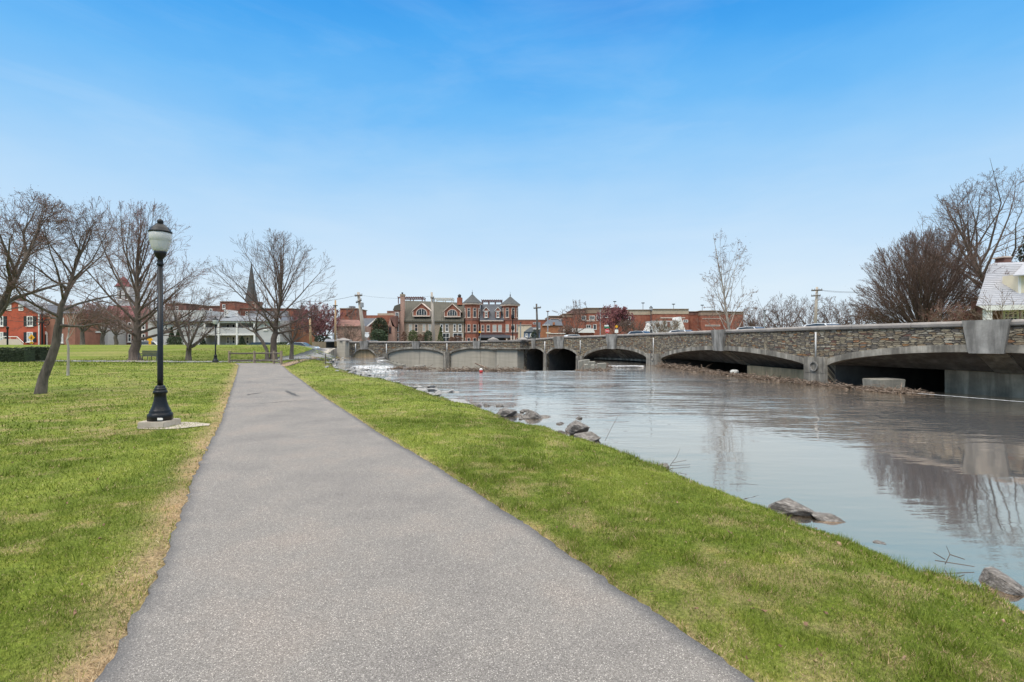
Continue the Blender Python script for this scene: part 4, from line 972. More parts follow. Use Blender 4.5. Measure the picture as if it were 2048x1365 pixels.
# behind the bridge, centre
def bt(name, label, px, pyt, Y, rw, seed, **kw):
    x = PX(px, Y); z = hz(x, Y); return grow_tree(name, label, kw.pop('cat', 'tree'), (x, Y, z), PZ(pyt, Y) - z, rw, kw.pop('tr', .2), seed, **kw)
bt('street_tree', 'open bare tree before the long brick building, nearest the rail lights', 1155, 601, 82, 4.6, 81, fork=.24, nl=9, a0=10, a1=48, kids=(6, 4, 3), twig=.016, bark='bark_brown', bud='bud_brown', budn=1, buds=.06, leader=False, tr=.22)
bt('flowering_tree', 'bright crimson budding tree behind the red entry sign', 1225, 611, 80, 3.5, 82, fork=.16, nl=12, a0=5, a1=58, kids=(8, 6, 4), twig=.016, twm='twig_red', bud='blossom', budn=4, buds=.08)
bt('street_tree', 'dark low bare tree between the crimson tree and the globe lamp', 1262, 640, 76, 3.6, 83, fork=.18, nl=10, a0=15, a1=70, kids=(7, 5, 4), twig=.018, bark='bark_brown', leader=False)
bt('street_tree', 'small pale bare tree right behind the globe lamp', 1322, 636, 72, 2.9, 84, fork=.2, nl=9, a0=10, a1=60, kids=(6, 5, 3), twig=.016, twm='twig_tan', leader=False, tr=.12)
bt('street_tree', 'second small pale bare tree, nearer the white-barked sycamore', 1345, 640, 74, 3.0, 85, fork=.2, nl=9, a0=10, a1=60, kids=(6, 5, 3), twig=.016, twm='twig_tan', leader=False, tr=.12)
bt('bare_shrub', 'rust brown bushy tree beside the orange brick annex', 1133, 645, 98, 2.3, 86, cat='shrub', fork=.1, nl=12, a0=5, a1=60, kids=(6, 5), twig=.03, twm='twig_tan', bud='bud_brown', budn=3, buds=.1, leader=False)
bt('sycamore_tree', 'slender white-barked sycamore rising behind the bridge keystone', 1452, 458, 52, 3.5, 187, fork=.26, nl=20, a0=14, a1=60, kids=(5, 4, 3), wander=.1, trop=.06, twig=.0085, bark='bark_white', twm='twig_tan', bud='bud_brown', budn=1, buds=.05, tr=.24, cz=5.2, limb_r=.3, spread=(30, 60))
# tree line on the right horizon
rnd = random.Random(12)
LNE = ['widest bare tree of the distant row left of the crossarm pole', 'bare tree in the distant row right behind the sycamore', 'bare tree in the distant row touching the crossarm pole', 'bare tree in the distant row right of the crossarm pole', 'bare tree in the distant row nearest the dense vase-shaped tree', 'low brown bare tree at the distant row start by the brick building']
for (px, tp_, Y, rw, sd), lb in zip(((1565, 590, 88, 6.6, 91), (1515, 612, 92, 5.2, 92), (1620, 592, 90, 5.2, 93), (1668, 594, 90, 5.2, 94), (1716, 596, 86, 5.4, 95), (1497, 640, 96, 3.4, 96)), LNE):
    bt('bare_tree', lb, px, tp_, Y, rw, sd, fork=.14, nl=12, a0=6, a1=62, kids=(7, 5, 4), twig=.013, bark='bark_brown', twm='twig_brown', leader=False, group='distant bare tree row', tr=.3)
rn2 = random.Random(3)
for k in range(9):
    bt('dark_shrub', 'dark leafless undergrowth shrub along the foot of the distant tree row', 1500 + k * 27, 634 + rn2.uniform(-6, 8), 95 + rn2.uniform(-3, 6), 2.6, 200 + k, cat='shrub', fork=.05, nl=12, a0=5, a1=75, kids=(5, 4), twig=.02, twm='twig_brown', bud='bud_brown', budn=2, buds=.1, leader=False, group='undergrowth at the distant tree row')
bt('vase_tree', 'very dense vase-shaped bare tree behind the bridge at right', 1850, 462, 43, 5.4, 101, fork=.05, nl=84, a0=2, a1=76, kids=(9, 6, 4), wander=.03, trop=.02, twig=.008, bark='bark_brown', twm='twig_warm', bud='bud_brown', budn=1, buds=.03, leader=False, spread=(12, 26), ratio=.55, tr=.4, cz=3.6, limb_r=.28, flare=1.1)
bt('oak_tree', 'tall dark-limbed bare tree above the grey shingle house roof', 2035, 334, 50, 9.6, 103, fork=.17, nl=26, a0=4, a1=84, kids=(9, 6, 4), wander=.14, trop=.06, twig=.01, bark='bark_brown', twm='twig_brown', tr=.55, cz=9.5, limb_r=.36, spread=(28, 58))
bt('maple_tree', 'small reddish twiggy tree between vase-shaped tree and house', 1905, 598, 38, 2.5, 105, fork=.12, nl=12, a0=8, a1=66, kids=(7, 6, 4), twig=.009, twm='twig_tan', bud='bud_red', budn=1, buds=.03, leader=False, tr=.1, bark='twig_tan')
bt('young_tree', 'thin bare sapling in front of the white porch post', 2000, 572, 33.5, 1.9, 106, fork=.1, nl=8, a0=12, a1=50, kids=(5, 4), twig=.008, twm='twig_tan', bark='twig_tan', leader=False, tr=.07)
# evergreens and hedges
mat('evergreen', (.035, .06, .022), .4, 4, .7, c2=(.07, .1, .035)); mat('evergreen_dark', (.022, .035, .016), .4, 4, .7, c2=(.05, .07, .03)); mat('magnolia_leaf', (.04, .05, .018), .4, 5, .6, c2=(.11, .09, .035)); mat('shrub_green', (.07, .1, .025), .4, 5, .8, c2=(.12, .14, .04)); mat('shrub_rust', (.16, .08, .05), .4, 5, .8, c2=(.22, .13, .08)); mat('hedge_leaf', (.028, .043, .017), .45, 6, .75, c2=(.055, .075, .03))
def leafy(name, label, cat, base, w, h, leaf, n, size, seed, shape='cone', group=None, d=None, trunk=.08):
    g = np.random.default_rng(seed); T = thing(name, label, cat, base, group); d = d or w
    u = g.uniform(0, 1, n); th = g.uniform(0, 2 * np.pi, n); rr = np.sqrt(g.uniform(.25, 1, n))
    z = u ** .9; prof = (1 - z) ** .8 * (1 + 0 * z) if shape == 'cone' else np.sqrt(np.clip(1 - (2 * z - 1) ** 2, 0, 1)) * .9 + .1
    lump = .75 + .5 * fbm(th * 1.6 + 9, z * 5, seed, 3)
    C = np.stack([np.cos(th) * prof * rr * w / 2 * lump, np.sin(th) * prof * rr * d / 2 * lump, z * h * (.96 + .08 * g.uniform(0, 1, n))], 1) + np.array(base)
    V, Fq_ = quads(C, size, g); npmesh('crown', V, Fq_, MATS[leaf], T)
    mb = MB(); mb.tube([Vector(base) + Vector((0, 0, -.1)), Vector(base) + Vector((0, 0, h * .8))], [trunk, trunk * .4], 6); mb.build('trunk', MATS['bark_brown'], T)
    return T
def lf(name, label, cat, px, pyt, pyb, Y, wpx, leaf, n, size, seed, shape, z0=None, group=None):
    x = PX(px, Y); z = z0 if z0 is not None else PZ(pyb, Y)
    return leafy(name, label, cat, (x, Y, z), wpx * Y / F, PZ(pyt, Y) - z, leaf, n, size, seed, shape, group)
lf('conical_shrub', 'dark conical evergreen by the far lamp post', 'shrub', 406, 674, 692, 70, 15, 'evergreen_dark', 1100, .1, 1, 'cone')
lf('conical_shrub', 'dark conical evergreen in front of the white porch columns', 'shrub', 484, 673, 692, 70, 17, 'evergreen_dark', 1200, .1, 2, 'cone')
lf('evergreen_shrub', 'tall feathery evergreen against the white wall', 'shrub', 343, 655, 692, 72, 16, 'evergreen', 1100, .12, 3, 'cone'); lf('evergreen_shrub', 'shorter feathery evergreen joined to a taller one by the white wall', 'shrub', 356, 660, 692, 71, 16, 'evergreen', 1000, .12, 4, 'cone')
lf('round_shrub', 'wide dark shrub under the feathery evergreens', 'shrub', 350, 674, 694, 69, 32, 'hedge_leaf', 1300, .1, 5, 'round')
lf('magnolia_tree', 'dark broad-leaved magnolia left of the pink gabled house', 'tree', 760, 637, 690, 95, 34, 'magnolia_leaf', 3600, .2, 6, 'round'); lf('evergreen_shrub', 'dark green bush under the magnolia', 'shrub', 757, 660, 692, 92, 38, 'evergreen', 1900, .17, 7, 'round')
lf('round_shrub', 'green bush at the stone house wall, leftmost', 'shrub', 826, 661, 690, 104, 20, 'shrub_green', 1200, .15, 8, 'round'); lf('round_shrub', 'green bush left of the grey pole at the stone house', 'shrub', 857, 662, 690, 104, 17, 'evergreen', 1000, .15, 9, 'round'); lf('conical_shrub', 'light green pointed bush right of the grey pole', 'shrub', 881, 655, 692, 104, 19, 'shrub_green', 1200, .14, 10, 'cone')
for k, (px, w, t_) in enumerate(((808, 12, 664), (840, 14, 669), (850, 10, 667), (915, 24, 672), (903, 12, 674))):
    lf('rust_shrub', 'low rust brown shrub along the stone house front', 'shrub', px, t_, 690, 105, w, 'shrub_rust', 650, .14, 20 + k, 'round', group='rust shrubs at the stone house')
lf('conical_shrub', 'dark small evergreen behind the bridge coping before the blue house', 'shrub', 1068, 664, 690, 76, 14, 'evergreen_dark', 800, .11, 30, 'round')
lf('round_shrub', 'low dark hedge bush behind the silver parked car', 'shrub', 568, 685, 694, 68, 34, 'hedge_leaf', 900, .1, 31, 'round'); lf('round_shrub', 'dark green garden bush beside the wooden fence', 'shrub', 640, 672, 692, 80, 22, 'evergreen_dark', 1100, .13, 32, 'round'); lf('round_shrub', 'dark green bush behind the wooden fence at the lane end', 'shrub', 655, 675, 694, 82, 20, 'evergreen_dark', 1000, .13, 33, 'round')
lf('evergreen_tree', 'dark evergreen at the right edge behind the tall bare tree', 'tree', 2096, 425, 640, 52, 90, 'evergreen_dark', 5200, .2, 34, 'round')
def hedge(px0, px1, pyt, Y, label, seed):
    x0, x1 = PX(px0, Y), PX(px1, Y); z0 = hz((x0 + x1) / 2, Y); zt = PZ(pyt, Y); g = np.random.default_rng(seed); n = 5200
    C = np.stack([g.uniform(x0, x1, n), Y + g.uniform(-.6, .6, n), z0 + (zt - z0) * g.uniform(0, 1, n) ** .8], 1)
    f = g.integers(0, 3, n); C[f == 0, 1] = Y - .6; C[f == 1, 2] = zt
    C += g.normal(0, .05, (n, 3)); C[:, 2] += .1 * (fbm(C[:, 0] * 1.2, C[:, 1], 4) - .5)
    V, Fq_ = quads(C, .07, g); T = thing('hedge', label, 'hedge', ((x0 + x1) / 2, Y, z0)); npmesh('foliage', V, Fq_, MATS['hedge_leaf'], T)
    mb = MB(); mb.box(x0 + .1, x1 - .1, Y - .5, Y + .5, z0 - .1, zt - .12); mb.build('stems', MATS['hedge_leaf'], T)
hedge(-60, 62, 697.5, 43.5, 'long clipped dark hedge at the left edge, nearer piece', 1); hedge(62, 92, 697, 46, 'short clipped dark hedge piece right of the long one', 2)
# ================================================================ buildings
mat('brick_red', (.29, .1, .062), .3, 1.2, .9, c2=(.37, .15, .09)); mat('brick_bright', (.43, .088, .045), .2, 1., .85); mat('brick_orange', (.35, .145, .07), .25, 1.1, .9); mat('brick_dark', (.2, .1, .078), .35, 1.2, .9); mat('brick_pink', (.42, .26, .2), .2, 2.5, .9); mat('brick_wing', (.31, .14, .095), .2, 1.2, .9)
mat('house_stone', (.33, .26, .19), .4, 3.2, .95, c2=(.5, .4, .31), stretch=(1, 1, 2.2)); mat('trim_white', (.78, .75, .7), .06, 2); mat('trim_tan', (.62, .5, .42), .08, 2); mat('white_wall', (.52, .51, .49), .08, .8); mat('white_siding', (.5, .49, .475), .08, .8, stretch=(1, 1, 8)); mat('cream', (.7, .62, .46), .08, 1)
mat('roof_green', (.088, .08, .058), .15, 1.2, .6); mat('roof_slate', (.055, .06, .072), .25, 2., .6); mat('roof_grey', (.19, .2, .215), .2, 3., .8); mat('roof_shingle', (.36, .36, .38), .25, 9., .9, stretch=(.4, 1, 3)); mat('roof_red', (.3, .05, .045), .2, 1); mat('roof_maroon', (.16, .045, .045), .2, 1); mat('roof_dark', (.05, .048, .05), .2, 1); mat('spire_slate', (.07, .072, .072), .25, 1.5, .8)
mat('stone_band', (.45, .36, .26), .15, 1); mat('band_brown', (.3, .21, .15), .15, 1); mat('shutter_black', (.015, .016, .018), .2, 2, .6); mat('metal_dark', (.025, .027, .028), .2, 3, .5); mat('porch_shade', (.2, .16, .14), .2, 1); mat('blue_siding', (.16, .2, .28), .12, 1, stretch=(1, 1, 8)); mat('pergola_brown', (.16, .075, .065), .2, 2); mat('pergola_white', (.66, .64, .58), .1, 2); mat('sash_dark', (.08, .1, .09), .1, 2)
m, t, b = nt('glass'); b.inputs['Base Color'].default_value = (.03, .038, .045, 1); b.inputs['Roughness'].default_value = .06; b.inputs['Specular IOR Level'].default_value = .6
m, t, b = nt('glass_blind'); b.inputs['Base Color'].default_value = (.42, .45, .42, 1); b.inputs['Roughness'].default_value = .25
mat('window_black', (.02, .022, .024), .2, 1, .4)
def ffront(mb, px0, px1, py0, py1, Y, y0, y1):
    return mb.box(PX(px0, Y), PX(px1, Y), Y + y0, Y + y1, PZ(py1, Y), PZ(py0, Y))
def blk(parent, name, px0, px1, py0, py1, Y, dep, mt, bottom=None):
    mb = MB(); mb.box(PX(px0, Y), PX(px1, Y), Y, Y + dep, PZ(py1, Y) if bottom is None else bottom, PZ(py0, Y)); return mb.build(name, MATS[mt], parent)
def window(parent, px0, px1, py0, py1, Y, fm='trim_white', gm='glass', mull=1, rail=1, sill=True, fw=.12, pr=.09):
    """frame with glazing bars (one mesh) and its pane (child), proud of the wall face at Y"""
    x0, x1, z0, z1 = PX(px0, Y), PX(px1, Y), PZ(py1, Y), PZ(py0, Y); mb = MB()
    mb.box(x0, x0 + fw, Y - pr, Y + .05, z0, z1); mb.box(x1 - fw, x1, Y - pr, Y + .05, z0, z1)
    mb.box(x0 + fw, x1 - fw, Y - pr, Y + .05, z1 - fw, z1); mb.box(x0 + fw, x1 - fw, Y - pr, Y + .05, z0, z0 + fw)
    for k in range(mull - 1): c = x0 + (x1 - x0) * (k + 1) / mull; mb.box(c - .04, c + .04, Y - pr * .8, Y + .04, z0 + fw, z1 - fw)
    for k in range(rail): c = z0 + (z1 - z0) * (k + 1) / (rail + 1); mb.box(x0 + fw, x1 - fw, Y - pr * .7, Y + .03, c - .04, c + .04)
    if sill: mb.box(x0 - .1, x1 + .1, Y - pr - .08, Y + .05, z0 - .13, z0 - .003)
    w = mb.build('window', MATS[fm], parent)
    mb = MB(); mb.box(x0 + fw * .8, x1 - fw * .8, Y - pr * .4, Y + .02, z0 + fw * .8, z1 - fw * .8); mb.build('pane', MATS[gm], w); return w
def gable(mb, pts, Y, dep): mb.prism([(PX(a, Y), PZ(c, Y)) for a, c in pts], 'y', Y, Y + dep); return mb
def eave_roof(parent, name, apx, apy, l, r, Y, dep, mt, th=.22, ov=.35):
    """two sloping slabs along the depth; l and r are the (px, py) eave corners"""
    mb = MB(); A = (PX(apx, Y), PZ(apy, Y))
    for e in (l, r):
        B = (PX(e[0], Y), PZ(e[1], Y)); mb.prism([A, B, (B[0], B[1] - th), (A[0], A[1] - th)], 'y', Y - ov, Y + dep)
    return mb.build(name, MATS[mt], parent)
def house(name, label, px, Y, cat='house', group=None): return thing(name, label, cat, (PX(px, Y), Y, .6), group)

# ---- stone house with green metal roof (centre)
Y = 115
h = house('stone_house', 'rubble stone house with dull green metal roof and two arched dormers', 860, Y)
blk(h, 'wall', 806, 928, 641, 700, Y, 12, 'house_stone')
mb = MB(); e0, e1, r1, r0 = P(805.5, 641.5, Y - .4), P(928, 642.5, Y - .4), P(927.5, 606, Y + 4), P(808, 601.5, Y + 4)
mb.add([e0, e1, r1, r0, e0 + Vector((0, 13, 0)), e1 + Vector((0, 13, 0)), r1 + Vector((0, 5, 0)), r0 + Vector((0, 5, 0)), e0 - Vector((0, 0, .3)), e1 - Vector((0, 0, .3)), e1 + Vector((0, 13, -.3)), e0 + Vector((0, 13, -.3))], [(0, 1, 2, 3), (3, 2, 6, 7), (7, 6, 5, 4), (0, 3, 7, 4), (1, 5, 6, 2), (8, 9, 1, 0), (9, 10, 5, 1), (11, 8, 0, 4)])
rf = mb.build('roof', MATS['roof_green'], h)
mb = MB()
for k in range(34):
    u = (k + .5) / 34; a = e0.lerp(e1, u) + Vector((0, -.05, .02)); c_ = r0.lerp(r1, u) + Vector((0, -.05, .02)); mb.tube([a, c_], .035, 4)
mb.build('standing_seam', MATS['roof_green'], rf)
mb = MB(); mb.box(PX(806, Y), PX(928, Y), Y - .28, Y - .02, PZ(644.4, Y), PZ(642.6, Y)); mb.build('cornice', MATS['metal_dark'], h)
for a, c_ in ((826, 860.5), (888.5, 920.5)):
    dx = (a + c_) / 2; d = 0 if a < 850 else 1.3; Yd = Y - .15
    mb = MB(); gable(mb, [(a, 632.5 + d), (c_, 632.5 + d), (c_, 621 + d), (dx, 607.5 + d), (a, 621 + d)], Yd, 5); dm = mb.build('dormer', MATS['brick_red'], h)
    eave_roof(dm, 'dormer_roof', dx, 606 + d, (a - 2.5, 622.5 + d), (c_ + 2.5, 622.5 + d), Yd, 5, 'trim_tan', .16, .25)
    mb = MB(); X0, X1, z0 = PX(a - .6, Yd), PX(c_ + .6, Yd), PZ(632.8 + d, Yd); mb.box(X0, X1, Yd - .16, Yd - .01, z0 - .1, z0 + .14); mb.box(X0, X0 + .16, Yd - .14, Yd - .01, z0 + .14, PZ(622 + d, Yd)); mb.box(X1 - .16, X1, Yd - .14, Yd - .01, z0 + .14, PZ(622 + d, Yd)); mb.build('trim', MATS['trim_tan'], dm)
    r = (c_ - a) * .32 * Yd / F; xc = PX(dx, Yd); zc_ = PZ(626.5 + d, Yd); zb_ = PZ(631.4 + d, Yd)
    def archpoly(r, zb): return [(xc - r, zb)] + [(xc - r * math.cos(k * math.pi / 14), zc_ + r * .85 * math.sin(k * math.pi / 14)) for k in range(15)] + [(xc + r, zb)]
    mb = MB(); mb.prism(archpoly(r, zb_), 'y', Yd - .08, Yd + .02); wn_ = mb.build('window', MATS['trim_tan'], dm)
    mb = MB(); mb.prism(archpoly(r * .86, zb_ + .1), 'y', Yd - .11, Yd - .05); mb.build('pane', MATS['glass'], dm)
    mb = MB(); [mb.box(xc + q * r - .035, xc + q * r + .035, Yd - .15, Yd - .112, zb_ + .1, zc_ + r * (.75 if abs(q) < .3 else .45)) for q in (-.45, 0, .45)]; mb.build('mullion', MATS['trim_white'], dm)
for k, (a, c_) in enumerate(((817.5, 824.5), (829, 836), (845, 851.5), (856.5, 863), (880.3, 886), (891, 897), (906.8, 912), (917, 923))): window(h, a, c_, 648.5, 663.5, Y, 'trim_tan' if k < 4 else 'trim_white', 'glass_blind' if k in (0, 2, 3) else 'glass')
for a, c_ in ((885, 899), (906, 925)): window(h, a, c_, 666.5, 684, Y, 'trim_white', 'window_black', 2)
ch = blk(h, 'chimney', 800.5, 807.5, 592, 700, Y - .8, 1.3, 'brick_pink'); blk(ch, 'chimney_cap', 799.8, 808.2, 588.5, 592, Y - .9, 1.5, 'house_stone'); blk(ch, 'flue', 803, 805.5, 585, 588.5, Y - .5, .5, 'metal_dark')
ch = blk(h, 'chimney', 914, 924, 595.5, 610, Y + 3, 1.2, 'brick_red'); mb = MB(); mb.lathe([(.35, 0), (.42, .5), (.15, .8)], 8, P(919, 595.5, Y + 3.6)); mb.build('flue', MATS['metal_dark'], ch)
bw = blk(h, 'bay_tower', 787.5, 799.5, 620, 700, Y - .6, 4, 'brick_pink'); mb = MB(); gable(mb, [(785.5, 621), (801, 621), (799.5, 608), (789, 612)], Y - .9, 4); mb.build('bay_roof', MATS['roof_green'], h)
for y0, y1 in ((625, 636), (638.5, 643), (649, 664), (667, 674), (676, 684)): window(bw, 790.5, 798, y0, y1, Y - .6, 'trim_white', 'glass', 2, 0, False, .09)
mb = MB()
for y_ in (645.5,): ffront(mb, 788, 799, y_ - .8, y_ + .8, Y - .6, -.15, -.01)
mb.build('cornice', MATS['metal_dark'], h)
def pergola(parent, px0, px1, pyt, pyb, Y, dep, mt, post=5):
    mb = MB(); x0, x1, zt, zb = PX(px0, Y), PX(px1, Y), PZ(pyt, Y), PZ(pyb, Y)
    mb.box(x0, x1, Y, Y + .15, zt - .25, zt); mb.box(x0, x1, Y + dep, Y + dep + .15, zt - .25, zt)
    for k in range(12): x = x0 + (x1 - x0) * k / 11; mb.box(x - .05, x + .05, Y - .3, Y + dep + .4, zt + .004, zt + .16)
    for k in range(post):
        x = x0 + .1 + (x1 - x0 - .2) * k / (post - 1); mb.box(x - .1, x + .1, Y + .152, Y + .33, zb, zt - .02); mb.box(x - .1, x + .1, Y + dep - .17, Y + dep - .003, zb, zt - .02)
    return mb.build('pergola', MATS[mt], parent)
pergola(h, 795.5, 845, 595, 608, Y + 4.5, 4, 'pergola_brown', 3); pergola(h, 868, 904.5, 597, 609, Y + 4.5, 4, 'pergola_white', 3)
# ---- pink brick gabled chapel-like house at its left
h = house('gabled_house', 'narrow pink brick gabled house with pointed arched window', 783, 112)
Y = 112; mb = MB(); gable(mb, [(775.5, 700), (789.5, 700), (789.5, 655), (784.5, 653), (780, 636), (776, 652)], Y, 8); mb.build('wall', MATS['brick_pink'], h)
mb = MB(); mb.prism([(PX(780, Y), PZ(634.5, Y)), (PX(790, Y), PZ(654, Y)), (PX(792, Y), PZ(654, Y)), (PX(792, Y), PZ(632, Y))], 'y', Y - .2, Y + 8); mb.build('roof', MATS['brick_dark'], h)
xc = PX(780.2, Y); mb = MB(); mb.prism([(xc - .32, PZ(668, Y)), (xc + .32, PZ(668, Y)), (xc + .32, PZ(654, Y)), (xc, PZ(650, Y)), (xc - .32, PZ(654, Y))], 'y', Y - .06, Y + .02); mb.build('window', MATS['brick_dark'], h)
mb = MB(); mb.box(xc - .2, xc + .2, Y - .1, Y - .04, PZ(667, Y), PZ(655, Y)); mb.build('pane', MATS['glass'], h)
# ---- red brick turreted row
Y = 115
h = house('turreted_house', 'red brick row house with two conical turrets and slate mansard', 983, Y)
blk(h, 'wall', 960, 1009, 640, 700, Y, 11, 'brick_red')
mb = MB(); e0, e1, r1, r0 = P(959.5, 641, Y - .3), P(1009, 641, Y - .3), P(1006, 609, Y + 2.6), P(961, 609, Y + 2.6); mb.add([e0, e1, r1, r0, e0 + Vector((0, 11, 0)), e1 + Vector((0, 11, 0)), r1 + Vector((0, 6, 0)), r0 + Vector((0, 6, 0))], [(0, 1, 2, 3), (3, 2, 6, 7), (7, 6, 5, 4), (0, 3, 7, 4), (1, 5, 6, 2), (4, 5, 1, 0)]); mb.build('roof', MATS['roof_slate'], h)
mb = MB(); mb.box(PX(960, Y), PX(1007, Y), Y - .35, Y - .02, PZ(643, Y), PZ(641.2, Y)); mb.build('gutter', MATS['trim_tan'], h)
for dx in (972.3, 995.8):
    Yd = Y - .1; a, c_ = dx - 5.2, dx + 5.2; mb = MB(); gable(mb, [(a, 636), (c_, 636), (c_, 621), (dx, 615.5), (a, 621)], Yd, 3); dm = mb.build('dormer', MATS['brick_red'], h)
    eave_roof(dm, 'dormer_roof', dx, 614, (a - 1.3, 621.5), (c_ + 1.3, 621.5), Yd, 3, 'trim_white', .15, .2)
    mb = MB(); ffront(mb, a, c_, 622.2, 623.4, Yd, -.12, -.01); mb.build('trim', MATS['trim_white'], dm)
    window(dm, dx - 2.6, dx + 2.6, 624, 635.4, Yd, 'trim_white', 'glass', 1, 1, True, .11)
for k, (a, c_) in enumerate(((962.5, 968.5), (973, 980), (985, 993), (996, 1003.8))): window(h, a, c_, 650, 664, Y, 'trim_tan', 'glass_blind' if k > 1 else 'glass')
mb = MB(); ffront(mb, 960, 1008, 666.4, 667.4, Y, -.12, -.01); mb.build('stone_course', MATS['brick_dark'], h)
for cx, ytop, ybot, tip in ((944.5, 609.5, 606, 587.5), (1020.5, 612, 611, 592)):
    r = 15.6 * (Y + 1) / F; c0 = Vector((PX(cx, Y + 1), Y + 1.2, 0)); zt = PZ(ytop, Y); tn = 12
    mb = MB(); mb.lathe([(r, -.5), (r, zt)], tn, c0); tw = mb.build('turret', MATS['brick_red'], h)
    mb = MB(); mb.lathe([(r + .45, zt), (r + .5, zt + .25), (r + .42, zt + .4)], tn, c0); mb.build('turret_cornice', MATS['trim_tan'], tw)
    zc_ = PZ(tip, Y); mb = MB(); mb.lathe([(r + .6, zt + .36), (r * .55, zt + .36 + (zc_ - zt) * .48), (.05, zc_)], tn, c0); rf = mb.build('turret_roof', MATS['roof_grey' if 0 else 'spire_slate'], tw)
    mb = MB(); mb.lathe([(.05, zc_), (.16, zc_ + .25), (.03, zc_ + .5), (.02, zc_ + 1.0)], 8, c0); mb.build('finial', MATS['metal_dark'], tw)
    for yy in (640, 666.5): z = PZ(yy, Y); mb = MB(); mb.lathe([(r + .06, z - .15), (r + .08, z), (r + .06, z + .15)], tn, c0); mb.build('stone_course', MATS['brick_dark'], tw)
    for row, (y0, y1) in enumerate(((616.5, 635.5), (649, 664), (676, 690))):
        for ang in (-68, -112, -24, -156):
            a = R(ang); rr = r * math.cos(math.pi / tn) ; M = Matrix.Translation(c0 + Vector((math.cos(a) * rr, math.sin(a) * rr, 0))) @ Matrix.Rotation(a + math.pi / 2, 4, 'Z')
            z0, z1 = PZ(y1, Y), PZ(y0, Y); w = .4; f = .09; mb = MB()
            for bx in ((-w, -w + f, z0, z1), (w - f, w, z0, z1), (-w + f, w - f, z0, z0 + f), (-w + f, w - f, z1 - f, z1), (-w + f, w - f, (z0 + z1) / 2 + (.4 if row == 0 else 0), (z0 + z1) / 2 + (.5 if row == 0 else .08))): mb.box(bx[0], bx[1], -.1, .06, bx[2], bx[3], M)
            mb.box(-w - .08, w + .08, -.16, .05, z0 - .14, z0 - .004, M); wn_ = mb.build('window', MATS['trim_tan'], tw)
            mb = MB(); mb.box(-w + f * .8, w - f * .8, -.045, .03, z0 + f * .8, z1 - f * .8, M); mb.build('pane', MATS['glass_blind' if row == 1 and cx > 1000 else 'glass'], wn_)
pergola(h, 963, 1004, 600.5, 610, Y + 3, 4, 'pergola_brown', 4)
pr_ = MB(); pr_.add([P(956, 675, Y - 2.6), P(1021, 675, Y - 2.6), P(1021, 669.5, Y), P(962, 669.5, Y), P(956, 676.5, Y - 2.6), P(1021, 676.5, Y - 2.6), P(1021, 676.5, Y), P(956, 676.5, Y)], [(0, 1, 2, 3), (4, 5, 1, 0), (5, 6, 2, 1), (7, 4, 0, 3), (7, 6, 5, 4)]); pr_.build('porch_roof', MATS['roof_slate'], h)
mb = MB()
for px in (958, 987.5, 1013.5): x = PX(px, Y - 2.4); mb.box(x - .14, x + .14, Y - 2.5, Y - 2.2, 0, PZ(676.5, Y - 2.4))
mb.build('porch_post', MATS['trim_tan'], h)
blk(h, 'porch_back', 960, 1008, 676.7, 700, Y - .06, .05, 'window_black')
blk(h, 'porch_pier', 1021, 1030, 672, 700, Y - 2.6, 1.2, 'trim_tan')
# ---- long brick commercial building
h = house('brick_building', 'long low brick commercial building with stepped parapets behind the bridge', 1300, 150, 'building')
def seg(px0, px1, pt, pm, Y, up='stone_band', lo='brick_red', dep=20):
    blk(h, 'brick_wall', px0, px1, pm, 690, Y, dep, lo); blk(h, 'parapet_band', px0 - .4, px1 + .4, pt, pm, Y - .12, dep + .2, up); blk(h, 'parapet_cap', px0 - 1, px1 + 1, pt - 1.1, pt, Y - .4, dep + .8, 'band_brown')
seg(1099, 1130, 633, 636, 156, 'band_brown'); seg(1127, 1150, 628.5, 635, 153, 'band_brown'); seg(1148, 1170, 619, 628, 150, 'brick_dark'); seg(1170, 1242, 617, 627, 150.6, 'band_brown'); seg(1242, 1307, 620.5, 630, 149.5); seg(1307, 1377, 619, 628.5, 147); seg(1377, 1402, 624, 630, 149.8, 'brick_dark'); seg(1402, 1442, 622.5, 631, 147.6, 'band_brown'); seg(1442, 1487, 624.5, 629, 150.2, 'band_brown')
for a, c_, y0, y1, Yw in ((1163, 1172, 632, 641, 150), (1178, 1190, 632, 640, 150.6), (1193, 1202, 630, 642, 150.6), (1205, 1216, 631, 636, 150.6), (1156, 1190, 641, 643, 150.6), (1172, 1182, 650, 657, 150.6), (1186, 1193, 649, 660, 150.6), (1100, 1118, 637.5, 641, 156), (1119, 1126, 638, 643, 156), (1405, 1440, 637, 638.5, 147.6), (1366, 1376, 640, 645, 147), (1320, 1370, 635, 637, 147), (1256, 1262, 633, 650, 149.5), (1410, 1440, 650, 653, 147.6), (1380, 1400, 626, 627.2, 149.8)): window(h, a, c_, y0, y1, Yw - .02, 'trim_white' if y1 - y0 > 4 else 'trim_tan', 'glass', max(1, int((c_ - a) / 4)) if y1 - y0 > 4 else 1, 0, False, .15)
blk(h, 'loading_door', 1243, 1256, 631, 640, 149.3, .3, 'window_black'); blk(h, 'loading_door', 1243, 1256, 643, 652, 149.3, .3, 'window_black')
h = house('brick_building', 'distant low brick block left of the crossarm pole', 1060, 170, 'building'); blk(h, 'wall', 1030, 1100, 641, 690, 170, 12, 'brick_red'); blk(h, 'parapet', 1029.5, 1100, 639.5, 641, 169.9, 12, 'band_brown'); window(h, 1066, 1075, 645, 649, 170, 'trim_white', 'glass', 2, 0, False)
h = house('brick_annex', 'orange brick annex with grey metal roof vents behind the bridge', 1108, 118, 'building'); blk(h, 'wall', 1081, 1134, 651.5, 690, 118, 10, 'brick_orange')
